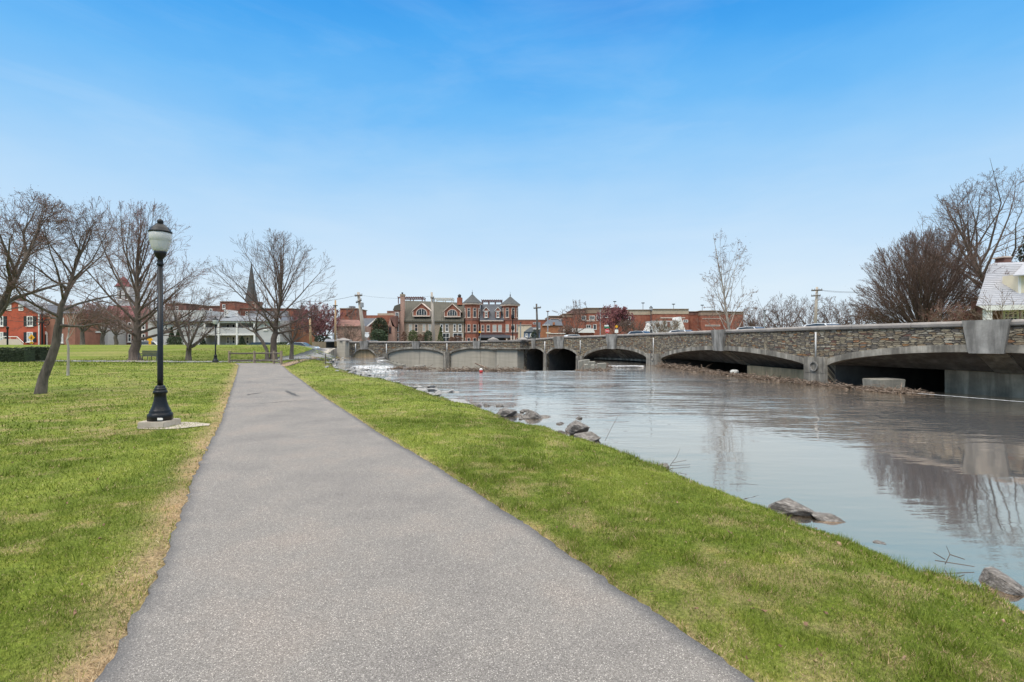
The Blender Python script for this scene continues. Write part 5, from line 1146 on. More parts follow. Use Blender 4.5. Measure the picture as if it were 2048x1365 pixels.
mb = MB(); mb.add([P(1084, 651.5, 117.7), P(1126, 651.5, 117.7), P(1122, 640, 124), P(1096, 640, 124), P(1084, 651.5, 128), P(1126, 651.5, 128)], [(0, 1, 2, 3), (0, 3, 4), (1, 5, 2), (3, 2, 5, 4), (0, 4, 5, 1)]); mb.build('roof', MATS['roof_slate'], h); blk(h, 'roof_vent', 1106, 1110, 645, 650, 117.5, 1, 'brick_orange'); blk(h, 'trim', 1085, 1100, 650, 651.3, 117.6, .2, 'trim_white')
h = house('blue_house', 'small blue-grey gabled house at the bridge end behind', 1066, 98); Y = 98; blk(h, 'wall', 1049, 1080, 664, 700, Y, 6, 'blue_siding'); mb = MB(); gable(mb, [(1048, 664), (1081.5, 664), (1081.5, 655), (1060, 655)], Y - .3, 7); mb.build('roof', MATS['roof_grey'], h); window(h, 1051, 1055, 667, 674, Y); window(h, 1060, 1063, 667, 674, Y); blk(h, 'chimney', 1074, 1081, 645, 656, Y + 2, 1, 'roof_grey'); blk(h, 'porch_roof', 1066, 1080, 657.5, 659, Y - .8, .5, 'trim_white')
h = house('white_shed', 'plain cream flat-roofed shed right of the turret', 1048, 130, 'shed'); blk(h, 'wall', 1034, 1063, 650.5, 690, 130, 8, 'cream'); blk(h, 'roof_edge', 1033.5, 1063.5, 649.5, 650.5, 129.8, 8.4, 'trim_tan')
h = house('white_hall', 'white-walled building with pointed roof peak behind the globe lamp', 1333, 125, 'building'); blk(h, 'wall', 1304, 1361, 642, 690, 125, 6, 'white_wall'); mb = MB(); gable(mb, [(1296, 664), (1304, 664), (1304, 646)], 124.5, 5); mb.build('sloped_side', MATS['trim_white'], h); mb = MB(); gable(mb, [(1355, 664), (1372, 664), (1362, 634), (1358, 634)], 124.4, 5); mb.build('peak', MATS['trim_white'], h); blk(h, 'door', 1335, 1340, 644, 655, 124.9, .2, 'brick_dark'); blk(h, 'door', 1313, 1317, 648, 655, 124.9, .2, 'brick_dark')
h = house('low_pavilion', 'low pavilion with bright white roof and red base by the road', 1163, 100, 'pavilion'); mb = MB(); gable(mb, [(1128, 666), (1190, 666), (1187, 657.5), (1134, 657.5)], 100, 6); mb.build('roof', MATS['trim_white'], h); blk(h, 'wall', 1131, 1188, 666, 690, 100.4, 5, 'brick_red'); window(h, 1140, 1150, 668, 672, 100.38, 'trim_white', 'glass', 2, 0, False)
h = house('low_wall_building', 'low tan wall with white capping left of the pavilion', 1115, 96, 'wall'); blk(h, 'wall', 1100, 1130, 668, 690, 96, 3, 'brick_pink'); blk(h, 'cap', 1099, 1131, 666.8, 668, 95.8, 3.4, 'trim_white')
# ---- left: bright red brick house
Y = 78
h = house('red_brick_house', 'bright red brick gabled house with black shutters at far left', 30, Y)
mb = MB(); gable(mb, [(-18, 705), (79, 705), (79, 627), (31, 603.5), (-18, 627)], Y, 11); mb.build('wall', MATS['brick_bright'], h)
rf = eave_roof(h, 'roof', 31, 601.8, (-20, 627.5), (81, 627.5), Y, 11, 'roof_grey', .13, .2)
ch = blk(h, 'chimney', 26, 38, 591, 612, Y + 1, 1.2, 'brick_dark')
for a, c_ in ((14, 23.5), (38, 47.5)): window(h, a, c_, 610, 622, Y, 'trim_white', 'glass', 3, 2, False, .13)
for y0, y1 in ((632.5, 652.5), (664.5, 684.5)):
    for a, c_ in ((54.5, 66.5), (-4, 7.5)):
        w = window(h, a, c_, y0, y1, Y, 'trim_white', 'glass_blind' if y0 > 650 else 'glass', 2, 1, True, .13)
        for q0, q1 in ((a - 6.5, a - .3), (c_ + .3, c_ + 6.5)):
            mb = MB(); ffront(mb, q0, q1, y0 + .5, y1, Y, -.07, -.005); mb.build('shutter', MATS['shutter_black'], h)
mb = MB(); mb.tube([P(77.8, 690, Y - .1), P(77.8, 627, Y - .1)], .09, 6); mb.build('downspout', MATS['trim_white'], h)
blk(h, 'wing_wall', 79.3, 150, 627, 705, Y + 1, 9, 'brick_wing'); mb = MB(); mb.add([P(79.3, 627, Y + .8), P(151, 627, Y + .8), P(151, 610, Y + 5), P(79.3, 610, Y + 5)], [(0, 1, 2, 3)]); mb.build('wing_roof', MATS['roof_slate'], h)
for a, c_ in ((85.5, 90.5), (113, 117), (122, 128)): window(h, a, c_, 636, 653, Y + 1, 'trim_white', 'glass', 1, 1)
for a in (87, 112):
    xc = PX(a + 3, Y + 1); mb = MB(); mb.prism([(xc - .42, 0), (xc + .42, 0)] + [(xc + .42 * math.cos(k * math.pi / 10), PZ(668, Y) + .42 * math.sin(k * math.pi / 10)) for k in range(11)], 'y', Y + .92, Y + 1.02); dr_ = mb.build('door', MATS['trim_white'], h); mb = MB(); mb.box(xc - .26, xc + .26, Y + .87, Y + .94, .3, PZ(669, Y)); mb.build('door_panel', MATS['window_black'], dr_)
window(h, 121, 127, 668, 686, Y + 1, 'trim_white', 'glass', 2, 1)
mb = MB(); mb.add([P(-25, 692, Y - 3), P(8, 678, Y - 3), P(38, 679, Y - 3), P(47, 690, Y - 3), P(-25, 700, Y - 3), P(47, 700, Y - 3), P(8, 678, Y - 1), P(38, 679, Y - 1), P(47, 690, Y - 1), P(-25, 692, Y - 1)], [(0, 4, 5, 3, 2, 1), (1, 2, 7, 6), (2, 3, 8, 7), (0, 1, 6, 9)]); mb.build('entry_steps', MATS['trim_tan'], h)
mb = MB(); mb.tube([P(-25, 687, Y - 3), P(8, 673.5, Y - 3), P(34, 674, Y - 3), P(47, 686, Y - 3)], .05, 5); [mb.tube([P(a, c_, Y - 3), P(a, c_ + 6, Y - 3)], .035, 4) for a, c_ in ((8, 674), (20, 674), (34, 674), (46, 685), (-8, 680))]; mb.build('handrail', MATS['trim_white'], h)
# ---- white porch houses
Y = 84
h = house('white_house', 'white two-storey house with dark porch roof between the red houses', 180, Y); blk(h, 'wall', 136, 216, 640, 705, Y, 9, 'white_siding'); mb = MB(); mb.add([P(134, 641, Y - .4), P(217, 641, Y - .4), P(214, 622, Y + 5), P(138, 622, Y + 5)], [(0, 1, 2, 3)]); mb.build('roof', MATS['roof_slate'], h)
mb = MB(); mb.add([P(150, 661, Y - 1.8), P(172, 661, Y - 1.8), P(172, 645, Y - .05), P(155, 645, Y - .05), P(150, 662, Y - 1.8), P(172, 662, Y - 1.8)], [(0, 1, 2, 3), (4, 5, 1, 0), (1, 5, 2), (0, 3, 4)]); mb.build('porch_roof', MATS['roof_dark'], h)
for a, c_ in ((153, 158), (161, 166)): window(h, a, c_, 667, 684, Y, 'trim_white', 'glass', 2, 1)
for a, c_ in ((177, 184), (197, 204)): window(h, a, c_, 645, 660, Y, 'trim_white', 'glass', 1, 1)
blk(h, 'door', 175, 181, 666, 692, Y - .1, .12, 'cream'); blk(h, 'porch_cornice', 172, 192, 662, 666, Y - 1.2, 1.19, 'trim_white')
mb = MB(); [mb.tube([P(a, 692, Y - 1), P(a, 666, Y - 1)], .14, 8) for a in (173.5, 182.5, 190)]; mb.build('porch_column', MATS['trim_white'], h); blk(h, 'porch_wall', 153, 168, 683, 694, Y - 1.6, .3, 'roof_grey')
window(h, 186, 191, 668, 684, Y, 'trim_white', 'glass', 1, 1)
# ---- red house with cupola
h = house('red_house', 'dark red brick house with white bay window and tall red-roofed cupola', 255, 88); Y = 88; blk(h, 'wall', 211, 300, 633, 705, Y, 10, 'brick_dark'); mb = MB(); mb.add([P(210, 634, Y - .3), P(301, 634, Y - .3), P(296, 612, Y + 5), P(216, 612, Y + 5)], [(0, 1, 2, 3)]); mb.build('roof', MATS['roof_maroon'], h)
window(h, 217, 225, 658, 676, Y, 'trim_white', 'glass', 2, 1); blk(h, 'bay_wall', 214, 229, 680, 700, Y - .5, .49, 'brick_red'); blk(h, 'bay_cornice', 213, 230, 676.5, 680, Y - .7, .69, 'trim_white')
for a in (240, 256, 284): window(h, a, a + 7, 645, 660, Y, 'trim_white', 'glass', 1, 1); window(h, a, a + 7, 668, 684, Y, 'trim_white', 'glass', 1, 1)
cu = blk(h, 'cupola', 234, 259, 574, 625, Y + 6, 2.2, 'white_wall'); mb = MB(); c0 = P(246.5, 574, Y + 7); mb.lathe([(1.9, 0), (1.2, .6), (.9, 1.3), (.05, 2.0)], 4, c0); mb.build('cupola_roof', MATS['roof_maroon'], cu); window(cu, 238, 245, 582, 600, Y + 6, 'trim_white', 'window_black', 1, 1); window(cu, 249, 256, 582, 600, Y + 6, 'trim_white', 'window_black', 1, 1)
# ---- long white building with porch
Y = 80
h = house('white_porch_building', 'long white two-storey building with columned double porch', 430, Y, 'building'); blk(h, 'wall', 296, 411, 621, 705, Y, 10, 'white_wall'); blk(h, 'wall', 512, 560, 641, 705, Y, 10, 'white_wall'); blk(h, 'porch_back', 411, 512, 640, 705, Y + 1.8, 8, 'white_siding')
mb = MB(); mb.add([P(300, 642, Y - .6), P(562, 642, Y - .6), P(556, 632, Y + 4), P(305, 632, Y + 4), P(300, 643.5, Y - .6), P(562, 643.5, Y - .6)], [(0, 1, 2, 3), (4, 5, 1, 0)]); mb.build('porch_roof', MATS['roof_grey'], h)
blk(h, 'porch_beam', 411, 513, 643.6, 646.5, Y - .4, .3, 'trim_white'); blk(h, 'balcony_floor', 411, 513, 667.5, 671, Y - .4, 2.1, 'trim_white'); blk(h, 'balcony_front', 411.3, 512.5, 655.5, 667.4, Y - .3, .12, 'white_siding')
mb = MB(); [mb.box(PX(a, Y) - .13, PX(a, Y) + .13, Y - .46, Y - .2, PZ(694, Y), PZ(646.5, Y)) for a in (412, 440, 476.5, 511.5)]; mb.build('porch_column', MATS['trim_white'], h)
for a in (416, 453, 464, 492): window(h, a, a + 7, 673.5, 688, Y + 1.8, 'trim_white', 'glass', 1, 1); window(h, a, a + 7, 648, 664, Y + 1.8, 'trim_white', 'glass', 1, 1)
for a, y0 in ((382, 646), (330, 650), (528, 648), (543, 648)): window(h, a, a + 7, y0, y0 + 12, Y, 'trim_white', 'glass', 1, 1)
dmr = blk(h, 'dormer', 448, 456, 620, 634, Y + 2, 3, 'trim_white'); window(dmr, 449.5, 454.5, 622, 632, Y + 2, 'trim_white', 'glass', 1, 1, False)
window(h, 553, 557, 674, 684, Y, 'trim_white', 'window_black', 1, 1)
for px0, px1, y0, Yb, mt, lb in ((440, 470, 604, 104, 'brick_red', 'tall red brick block rising behind the white porch building'), (398, 440, 613, 108, 'brick_dark', 'low dark brick block behind the white building near the lamp'), (470, 585, 618, 106, 'brick_red', 'wide red brick block behind the fan-shaped maple'), (330, 372, 608, 110, 'brick_dark', 'dark red brick block behind the white wall at the maple')):
    b_ = house('brick_block', lb, (px0 + px1) / 2, Yb, 'building'); blk(b_, 'wall', px0, px1, y0, 700, Yb, 8, mt); blk(b_, 'parapet', px0 - .6, px1 + .6, y0 - 1.2, y0, Yb - .2, 8.4, 'band_brown')
    for k in range(int((px1 - px0) / 16)): window(b_, px0 + 5 + k * 16, px0 + 11 + k * 16, y0 + 5, y0 + 14, Yb, 'trim_white', 'glass', 1, 1)
    if px0 == 470:
        mb = MB(); mb.add([P(495, 633, Yb - 3), P(575, 633, Yb - 3), P(575, 622, Yb - .1), P(500, 622, Yb - .1)], [(0, 1, 2, 3)]); mb.build('awning_roof', MATS['roof_slate'], b_)
h = house('orange_brick_house', 'plain orange brick side wall right of the white porch building', 573, 84); blk(h, 'wall', 561, 588, 642, 705, 84, 9, 'brick_orange'); mb = MB(); mb.add([P(560, 643, 83.6), P(589, 643, 83.6), P(585, 634, 88), P(563, 634, 88)], [(0, 1, 2, 3)]); mb.build('roof', MATS['roof_slate'], h); window(h, 564, 567, 650, 656, 84, 'trim_white', 'glass', 1, 0, False)
# ---- church
h = thing('church', 'distant church with tall grey slate spire and brick tower', 'church', (PX(503, 220), 220, 0)); Y = 220
blk(h, 'tower', 492, 514, 603, 690, Y, 5, 'brick_dark'); mb = MB(); c0 = P(503, 604, Y + 2.4); mb.lathe([(2.9, 0), (1.75, 5.5), (.08, 17.6)], 8, c0); mb.build('spire', MATS['spire_slate'], h); mb = MB(); mb.tube([c0 + Vector((0, 0, 17.4)), c0 + Vector((0, 0, 19.2))], .07, 5); mb.build('finial', MATS['metal_dark'], h)
for a in (495, 506): window(h, a, a + 5, 606, 616, Y, 'trim_tan', 'window_black', 1, 1, False, .25)
blk(h, 'nave', 480, 526, 625, 690, Y + 5, 20, 'brick_red')
# ---- left of centre small buildings
h = house('brick_tower_building', 'square old brick building with rooftop unit left of leaning pole', 696, 130, 'building'); blk(h, 'wall', 680, 713, 618, 700, 130, 9, 'brick_red'); blk(h, 'parapet', 679, 714, 616.6, 618, 129.8, 9.4, 'band_brown'); blk(h, 'rooftop_unit', 698, 706.5, 612.5, 616.5, 132, 2, 'roof_grey'); mb = MB(); mb.prism([(PX(690, 129.8), PZ(632, 130)), (PX(692, 129.8), PZ(630, 130)), (PX(708, 129.8), PZ(619, 130)), (PX(706, 129.8), PZ(619, 130))], 'y', 129.75, 130.02); mb.build('stair', MATS['brick_orange'], h)
h = house('brick_block', 'long distant brick wall behind the grey-roofed house', 760, 165, 'building'); blk(h, 'wall', 722, 792, 631, 700, 165, 9, 'brick_red'); blk(h, 'parapet', 755, 795, 627, 631, 165.5, 9, 'stone_band'); blk(h, 'rooftop_unit', 774, 790, 622, 627, 166, 5, 'brick_dark'); mb = MB(); ffront(mb, 724, 756, 637, 638, 165, -.1, -.01); mb.build('stone_course', MATS['trim_white'], h)
h = house('grey_roof_house', 'house with dark grey roof and red brick gable beside the pole', 735, 108); Y = 108; mb = MB(); mb.add([P(714, 658, Y - .3), P(738, 652, Y - .3), P(750, 637, Y + 5), P(722, 637, Y + 5)], [(0, 1, 2, 3)]); mb.build('roof', MATS['roof_slate'], h); mb = MB(); gable(mb, [(732, 700), (762, 700), (762, 640), (750, 640), (732, 655)], Y, 7); mb.build('wall', MATS['brick_wing'], h); mb = MB(); mb.prism([(PX(730, Y), PZ(656, Y)), (PX(750, Y), PZ(639, Y)), (PX(751, Y), PZ(641, Y)), (PX(731, Y), PZ(658, Y))], 'y', Y - .3, Y + 2); mb.build('trim', MATS['trim_white'], h); blk(h, 'side_wall', 712, 732, 657, 700, Y + .3, 6, 'white_siding')
h = house('tan_house', 'pale low house behind the bare vase-shaped shrub', 690, 100); blk(h, 'wall', 674, 722, 652, 700, 100, 7, 'brick_pink'); mb = MB(); mb.add([P(672, 653, 99.6), P(724, 653, 99.6), P(718, 640, 103), P(678, 640, 103)], [(0, 1, 2, 3)]); mb.build('roof', MATS['brick_dark'], h)
h = house('garage', 'dark open carport at the end of the lane', 668, 78, 'garage'); blk(h, 'wall', 651, 690, 684, 705, 78, 4, 'window_black'); mb = MB(); mb.add([P(648, 683, 77), P(692, 683, 77), P(690, 678, 81), P(652, 678, 81), P(648, 684.4, 77), P(692, 684.4, 77)], [(0, 1, 2, 3), (4, 5, 1, 0)]); mb.build('roof', MATS['roof_grey'], h)
# ---- white shingled house on the right bank
Y = 36
h = house('shingle_house', 'white house with grey shingle roof and dormer at the right edge', 2030, Y)
mb = MB(); a, b_, c_, d_ = P(1952, 611.5, Y - .6), P(2290, 604, Y - .6), P(2290, 521, Y + 4.2), P(1978, 530, Y + 4.2); up = P(1990, 526, Y + 4.9); up2 = P(2290, 517, Y + 4.9)
mb.add([a, b_, c_, d_, up, up2, a + Vector((10, 9, 0)), b_ + Vector((10, 9, 0)), up + Vector((1, .9, 0)), up2 + Vector((1, .9, 0))], [(0, 1, 2, 3), (3, 2, 5, 4), (4, 5, 9, 8), (8, 9, 7, 6), (0, 3, 4, 8, 6), (1, 7, 9, 5, 2)]); rf = mb.build('roof', MATS['roof_shingle'], h)
mb = MB(); n = (b_ - a).cross(d_ - a).normalized()
for k in range(22):
    u = (k + .5) / 22; p, q = a.lerp(d_, u), b_.lerp(c_, u); o_ = -n * .02 if n.y > 0 else n * .02; mb.tube([p + o_, q + o_], .012, 4)
mb.build('shingle_course', MATS['roof_shingle'], rf)
mb = MB(); mb.add([P(1955, 612, Y - .66), P(2290, 604.5, Y - .66), P(2290, 615, Y - .66), P(1975, 621.5, Y - .66), P(1955, 612, Y), P(2290, 604.5, Y), P(2290, 615, Y), P(1975, 621.5, Y)], [(0, 3, 2, 1), (4, 5, 6, 7), (3, 7, 6, 2), (0, 4, 7, 3)]); mb.build('porch_beam', MATS['trim_white'], h)
mb = MB(); x = PX(1975.5, Y - .4); mb.box(x - .18, x + .18, Y - .55, Y - .2, 1, PZ(620, Y)); mb.build('porch_post', MATS['trim_white'], h)
blk(h, 'wall', 1978, 2290, 600, 690, Y + 2, 1.5, 'brick_dark'); window(h, 2004, 2036, 620.5, 650, Y + 2, 'trim_white', 'window_black', 3, 3, False, .16); window(h, 2040, 2075, 620, 650, Y + 2, 'trim_white', 'window_black', 3, 3, False, .16)
dm = blk(h, 'dormer', 2037, 2110, 549, 600, Y + .6, 1.2, 'cream'); mb = MB(); mb.add([P(2026, 551, Y + .1), P(2115, 545, Y + .1), P(2115, 525, Y + 4), P(2046, 529, Y + 4), P(2026, 553, Y + .1), P(2115, 547, Y + .1)], [(0, 1, 2, 3), (4, 5, 1, 0)]); mb.build('dormer_roof', MATS['roof_shingle'], dm); mb = MB(); ffront(mb, 2036, 2041, 552, 601, Y + .6, -.05, -.004); mb.build('corner_trim', MATS['trim_white'], dm)
ch = blk(h, 'chimney', 2009, 2023, 515, 535, Y + 5, .8, 'brick_dark'); blk(ch, 'chimney_cap', 2007.5, 2024.5, 512.6, 515, Y + 4.9, 1, 'trim_tan')
# ================================================================ lamps, poles, signs, fence, bench, cars
mat('lamp_black', (.009, .01, .012), .25, 8, .4, .12, 30, spec=.3); mat('lamp_slab', (.42, .36, .29), .2, 5, .9, .3, 25, c2=(.5, .45, .38))
m, t, b = nt('lamp_glass'); b.inputs['Base Color'].default_value = (.74, .73, .7, 1); b.inputs['Roughness'].default_value = .28; b.inputs['Transmission Weight'].default_value = .25; b.inputs['IOR'].default_value = 1.3
co = node(t, 'ShaderNodeTexCoord'); sxz = node(t, 'ShaderNodeSeparateXYZ'); t.links.new(co.outputs['Object'], sxz.inputs[0]); wv = node(t, 'ShaderNodeMath', operation='SINE'); mu = node(t, 'ShaderNodeMath', operation='MULTIPLY'); mu.inputs[1].default_value = 330.; t.links.new(sxz.outputs[2], mu.inputs[0]); t.links.new(mu.outputs[0], wv.inputs[0])
bpn = node(t, 'ShaderNodeBump', i_Strength=.3, i_Distance=.004); t.links.new(wv.outputs[0], bpn.inputs['Height']); t.links.new(bpn.outputs[0], b.inputs['Normal'])
def street_lamp(base, label, slab=True, k=1.0):
    L = thing('street_lamp', label, 'street lamp', base, 'black globe street lamps'); B = Vector(base); q = lambda pr: [(r * k * (.83 if slab else 1), z * k) for r, z in pr]
    z0 = .13 if slab else 0
    if slab:
        mb = MB(); mb.box(B.x - .26, B.x + .24, B.y - .25, B.y + .25, B.z - .1, B.z + .13); mb.build('concrete_base', MATS['lamp_slab'], L, bevel=.015)
    Bz = B + Vector((0, 0, z0 * k))
    mb = MB(); mb.lathe(q([(.255, 0), (.258, .09), (.245, .13), (.215, .15), (.222, .175), (.2, .2), (.165, .27), (.135, .36), (.122, .44), (.118, .5), (.14, .51), (.148, .54), (.14, .565), (.115, .575), (.128, .59), (.122, .61), (.1, .62), (.105, .645), (.085, .66), (.06, .675)]), 16, Bz, .06); mb.build('pedestal', MATS['lamp_black'], L, True)
    mb = MB(); mb.lathe(q([(.06, .67), (.06, .8), (.053, 2.98)]), 16, Bz, .05); mb.build('shaft', MATS['lamp_black'], L, True)
    mb = MB(); mb.lathe(q([(.053, 2.97), (.07, 2.98), (.074, 3.0), (.06, 3.02), (.056, 3.1), (.07, 3.11), (.1, 3.15), (.125, 3.2), (.132, 3.24), (.12, 3.245)]), 24, Bz); mb.build('collar', MATS['lamp_black'], L, True)
    mb = MB(); mb.lathe(q([(.12, 3.235), (.15, 3.27), (.18, 3.33), (.2, 3.41), (.212, 3.45), (.218, 3.455), (.222, 3.52), (.224, 3.6), (.218, 3.605)]), 32, Bz); mb.build('globe', MATS['lamp_glass'], L, True)
    mb = MB(); mb.lathe(q([(.2, 3.598), (.235, 3.6), (.238, 3.625), (.225, 3.635), (.21, 3.66), (.17, 3.71), (.12, 3.735), (.108, 3.755), (.085, 3.765)]), 32, Bz); mb.build('cap', MATS['lamp_black'], L, True)
    mb = MB(); mb.lathe(q([(.06, 3.76), (.058, 3.79), (.066, 3.81), (.06, 3.84), (.035, 3.86), (.02, 3.868), (.002, 3.87)]), 16, Bz); mb.build('finial', MATS['lamp_black'], L, True)
    return L
LY = 9.62; l0 = (PX(320.5, LY), LY, -.05)
lampA = street_lamp(l0, 'tall near black lamp post with frosted globe on the lawn beside the path')
mb = MB(); rnd = random.Random(2); mb.add([(l0[0] + (.5 + .2 * rnd.random()) * math.cos(a) * 1.05 + .18, l0[1] + .42 * math.sin(a) + .05, l0[2] + .018) for a in np.linspace(0, 6.2, 13)], [tuple(range(13))]); o = mb.build('footing_pad', MATS['lamp_slab'], lampA)
mb = MB(); mb.box(l0[0] + .1, l0[0] + .19, l0[1] - .222, l0[1] - .2, l0[2] + .16, l0[2] + .2); mb.build('number_plate', MATS['trim_white'], lampA)
g2 = gp(431, 726, 42.6); street_lamp(g2, 'smaller far black lamp post with white globe by the cross path', False)
x, Yl = PX(1302, 49.5), 49.5; lb_ = street_lamp((x, Yl, 2.25), 'black globe lamp behind the bridge parapet before the brick building', False, (PZ(612, Yl) - 2.25) / 3.87)
# wooden utility poles
mat('pole_wood', (.42, .36, .3), .2, 3, .9, .2, 20, stretch=(1, 1, .1)); mat('pole_dark', (.1, .085, .075), .25, 3, .9); mat('pole_orange', (.42, .28, .16), .2, 3, .9); mat('steel_grey', (.3, .31, .32), .15, 3, .5); mat('wire_black', (.03, .03, .035), .1, 2, .6)
def pole(label, bot, top, r, mt, arms=(), boxes=(), name='utility_pole', cat='utility pole'):
    B, T_ = Vector(bot), Vector(top); L = thing(name, label, cat, B); mb = MB(); mb.tube([B, B.lerp(T_, .5), T_], [r, r * .85, r * .65], 9); mb.build('pole', MATS[mt], L, True)
    for (p0, p1, rr) in arms:
        a, c_ = Vector(p0), Vector(p1); mb = MB(); d = (c_ - a); mb.tube([a, c_], rr, 4); mb.build('crossarm', MATS['pole_dark'], L)
        mb = MB()
        for u in (.05, .3, .7, .95): q = a.lerp(c_, u); mb.lathe([(.05, 0), (.06, .1), (.03, .2)], 6, q + Vector((0, 0, rr)))
        mb.build('insulator', MATS['steel_grey'], L)
    for (p0, rr, hh) in boxes: mb = MB(); mb.lathe([(rr, 0), (rr, hh), (rr * .6, hh * 1.12)], 10, p0); mb.build('transformer', MATS['steel_grey'], L)
    return L
Y = 80; pole('leaning grey utility pole with crossarms and transformer left of the stone house', P(730, 690, Y), P(716.5, 585, Y), .34, 'pole_wood', [(P(709.5, 592, Y - .4), P(724.5, 591, Y - .4), .12), (P(712, 606, Y - .4), P(723, 600.5, Y - .4), .11)], [(P(724, 615, Y - .2), .28, .7)])
Y = 84; pole('straight grey utility pole standing in front of the stone house', P(868, 690, Y), P(863.3, 585, Y), .27, 'pole_wood', [(P(861, 596.5, Y - .4), P(868, 596, Y - .4), .09)], [(P(866.5, 603, Y - .2), .2, .5)])
Y = 74; pole('short wooden pole beside the budding trees behind the berm', P(621.5, 695, Y), P(619.8, 637, Y), .2, 'pole_orange')
L = pole('wooden light pole at the lane end with twin lamp heads', P(671, 698, Y), P(670.8, 601, Y), .17, 'pole_orange', [], [(P(666.8, 678, Y - .2), .14, .7)], 'light_pole', 'light pole')
mb = MB(); mb.box(PX(667, Y), PX(674.5, Y), Y - .3, Y + .2, PZ(612.5, Y), PZ(610.8, Y)); mb.build('lamp_head', MATS['pole_dark'], L)
Y = 95; pole('dark crossarm pole before the distant brick block', P(1076, 690, Y), P(1073, 608, Y), .24, 'pole_dark', [(P(1067, 617, Y - .4), P(1082, 615.6, Y - .4), .12)])
Y = 84; pole('dark utility pole with two crossarms at the right tree row', P(1629, 680, Y), P(1634, 574.5, Y), .28, 'pole_wood', [(P(1623, 581.5, Y - .4), P(1644.5, 580.5, Y - .4), .12), (P(1622.5, 592.5, Y - .4), P(1641, 591.5, Y - .4), .1)])
# parking lot lights
def lot_light(px, pyt, pyb, Y, label, w=6, head='metal_dark'):
    L = thing('lot_light', label, 'light pole', P(px, pyb, Y), 'parking lot lights'); mb = MB(); mb.tube([P(px, pyb, Y), P(px, pyt + 1.4, Y)], [.13, .1], 8); mb.build('pole', MATS['steel_grey'], L); mb = MB(); mb.box(PX(px - w / 2, Y), PX(px + w / 2, Y), Y - .25, Y + .25, PZ(pyt + 1.6, Y), PZ(pyt, Y)); mb.build('lamp_head', MATS[head], L, bevel=.05)
lot_light(1095.5, 622.3, 690, 100, 'dark red square-headed lot light nearest the annex', 6.5, 'brick_dark'); lot_light(1200.5, 616.8, 680, 140, 'thin grey lot light before the crimson tree'); 
for px, py, lb in ((1229.5, 602.8, 'rooftop lot light above the crimson tree'), (1286, 605.6, 'rooftop lot light left of the globe lamp'), (1347, 608, 'rooftop lot light right of the globe lamp'), (1404.5, 610, 'rooftop lot light behind the sycamore branches')): lot_light(px, py, 640, 168, lb)
lot_light(1529, 621, 680, 80, 'thin dark light pole in the distant bare tree row', 4)
L = thing('banner_pole', 'black decorative pole with hanging ornaments before the right turret', 'light pole', P(1025.5, 690, 90)); Y = 90; mb = MB(); mb.tube([P(1025.5, 690, Y), P(1025.5, 618, Y)], [.12, .09], 8); mb.build('pole', MATS['lamp_black'], L)
for y_ in (634, 656): mb = MB(); mb.lathe([(.08, -.5), (.3, -.2), (.22, .3), (.08, .6)], 8, P(1025.5, y_, Y)); mb.build('hanging_basket', MATS['lamp_black'], L)
lot_light(1041, 645, 690, 92, 'thin black street light beside the right turret', 5)
L = thing('double_lantern', 'black double lantern post before the red brick house', 'lamp post', P(84.5, 695, 72)); Y = 72; mb = MB(); mb.tube([P(84.5, 695, Y), P(84, 612, Y)], [.13, .09], 8); mb.build('post', MATS['lamp_black'], L)
for sd in (-1, 1):
    mb = MB(); c0 = P(84 + sd * 9, 645, Y); mb.tube([c0 + Vector((.42 * math.cos(a), 0, .42 * math.sin(a))) for a in np.linspace(0, 6.28, 15)], .05, 5); mb.tube([c0, P(84, 645, Y)], .04, 5); mb.build('ring_bracket', MATS['lamp_black'], L)
L = thing('lamp_post', 'thin black post with small lantern before the entry steps', 'lamp post', P(15, 695, 70)); Y = 70; mb = MB(); mb.tube([P(15, 695, Y), P(15, 660, Y)], .1, 8); mb.build('post', MATS['lamp_black'], L); mb = MB(); mb.lathe([(.1, 0), (.2, .35), (.05, .5)], 6, P(15, 660, Y)); mb.build('lantern', MATS['lamp_black'], L)
# wires
def wire(pts, label, sag=.6, r=.022):
    mb = MB(); P3 = []
    for a, c_ in zip(pts[:-1], pts[1:]): P3 += [Vector(a).lerp(Vector(c_), u) - Vector((0, 0, sag * 4 * u * (1 - u))) for u in np.linspace(0, 1, 12)]
    mb.tube(P3, r, 4); tag(mb.build('power_line', MATS['wire_black']), label, 'power line')
wire([P(716.5, 590, 80), P(560, 600, 70)], 'upper power line running left from the leaning utility pole'); wire([P(717, 590, 80), P(864, 592, 84)], 'power line between the leaning pole and the straight grey pole', .5, .012)
wire([P(1643, 580.6, 84), P(1760, 583, 70)], 'upper power line right of the two-crossarm pole', .2); wire([P(1640, 581.3, 84), P(1760, 582, 72)], 'second power line just under the upper one at right', .35, .018)
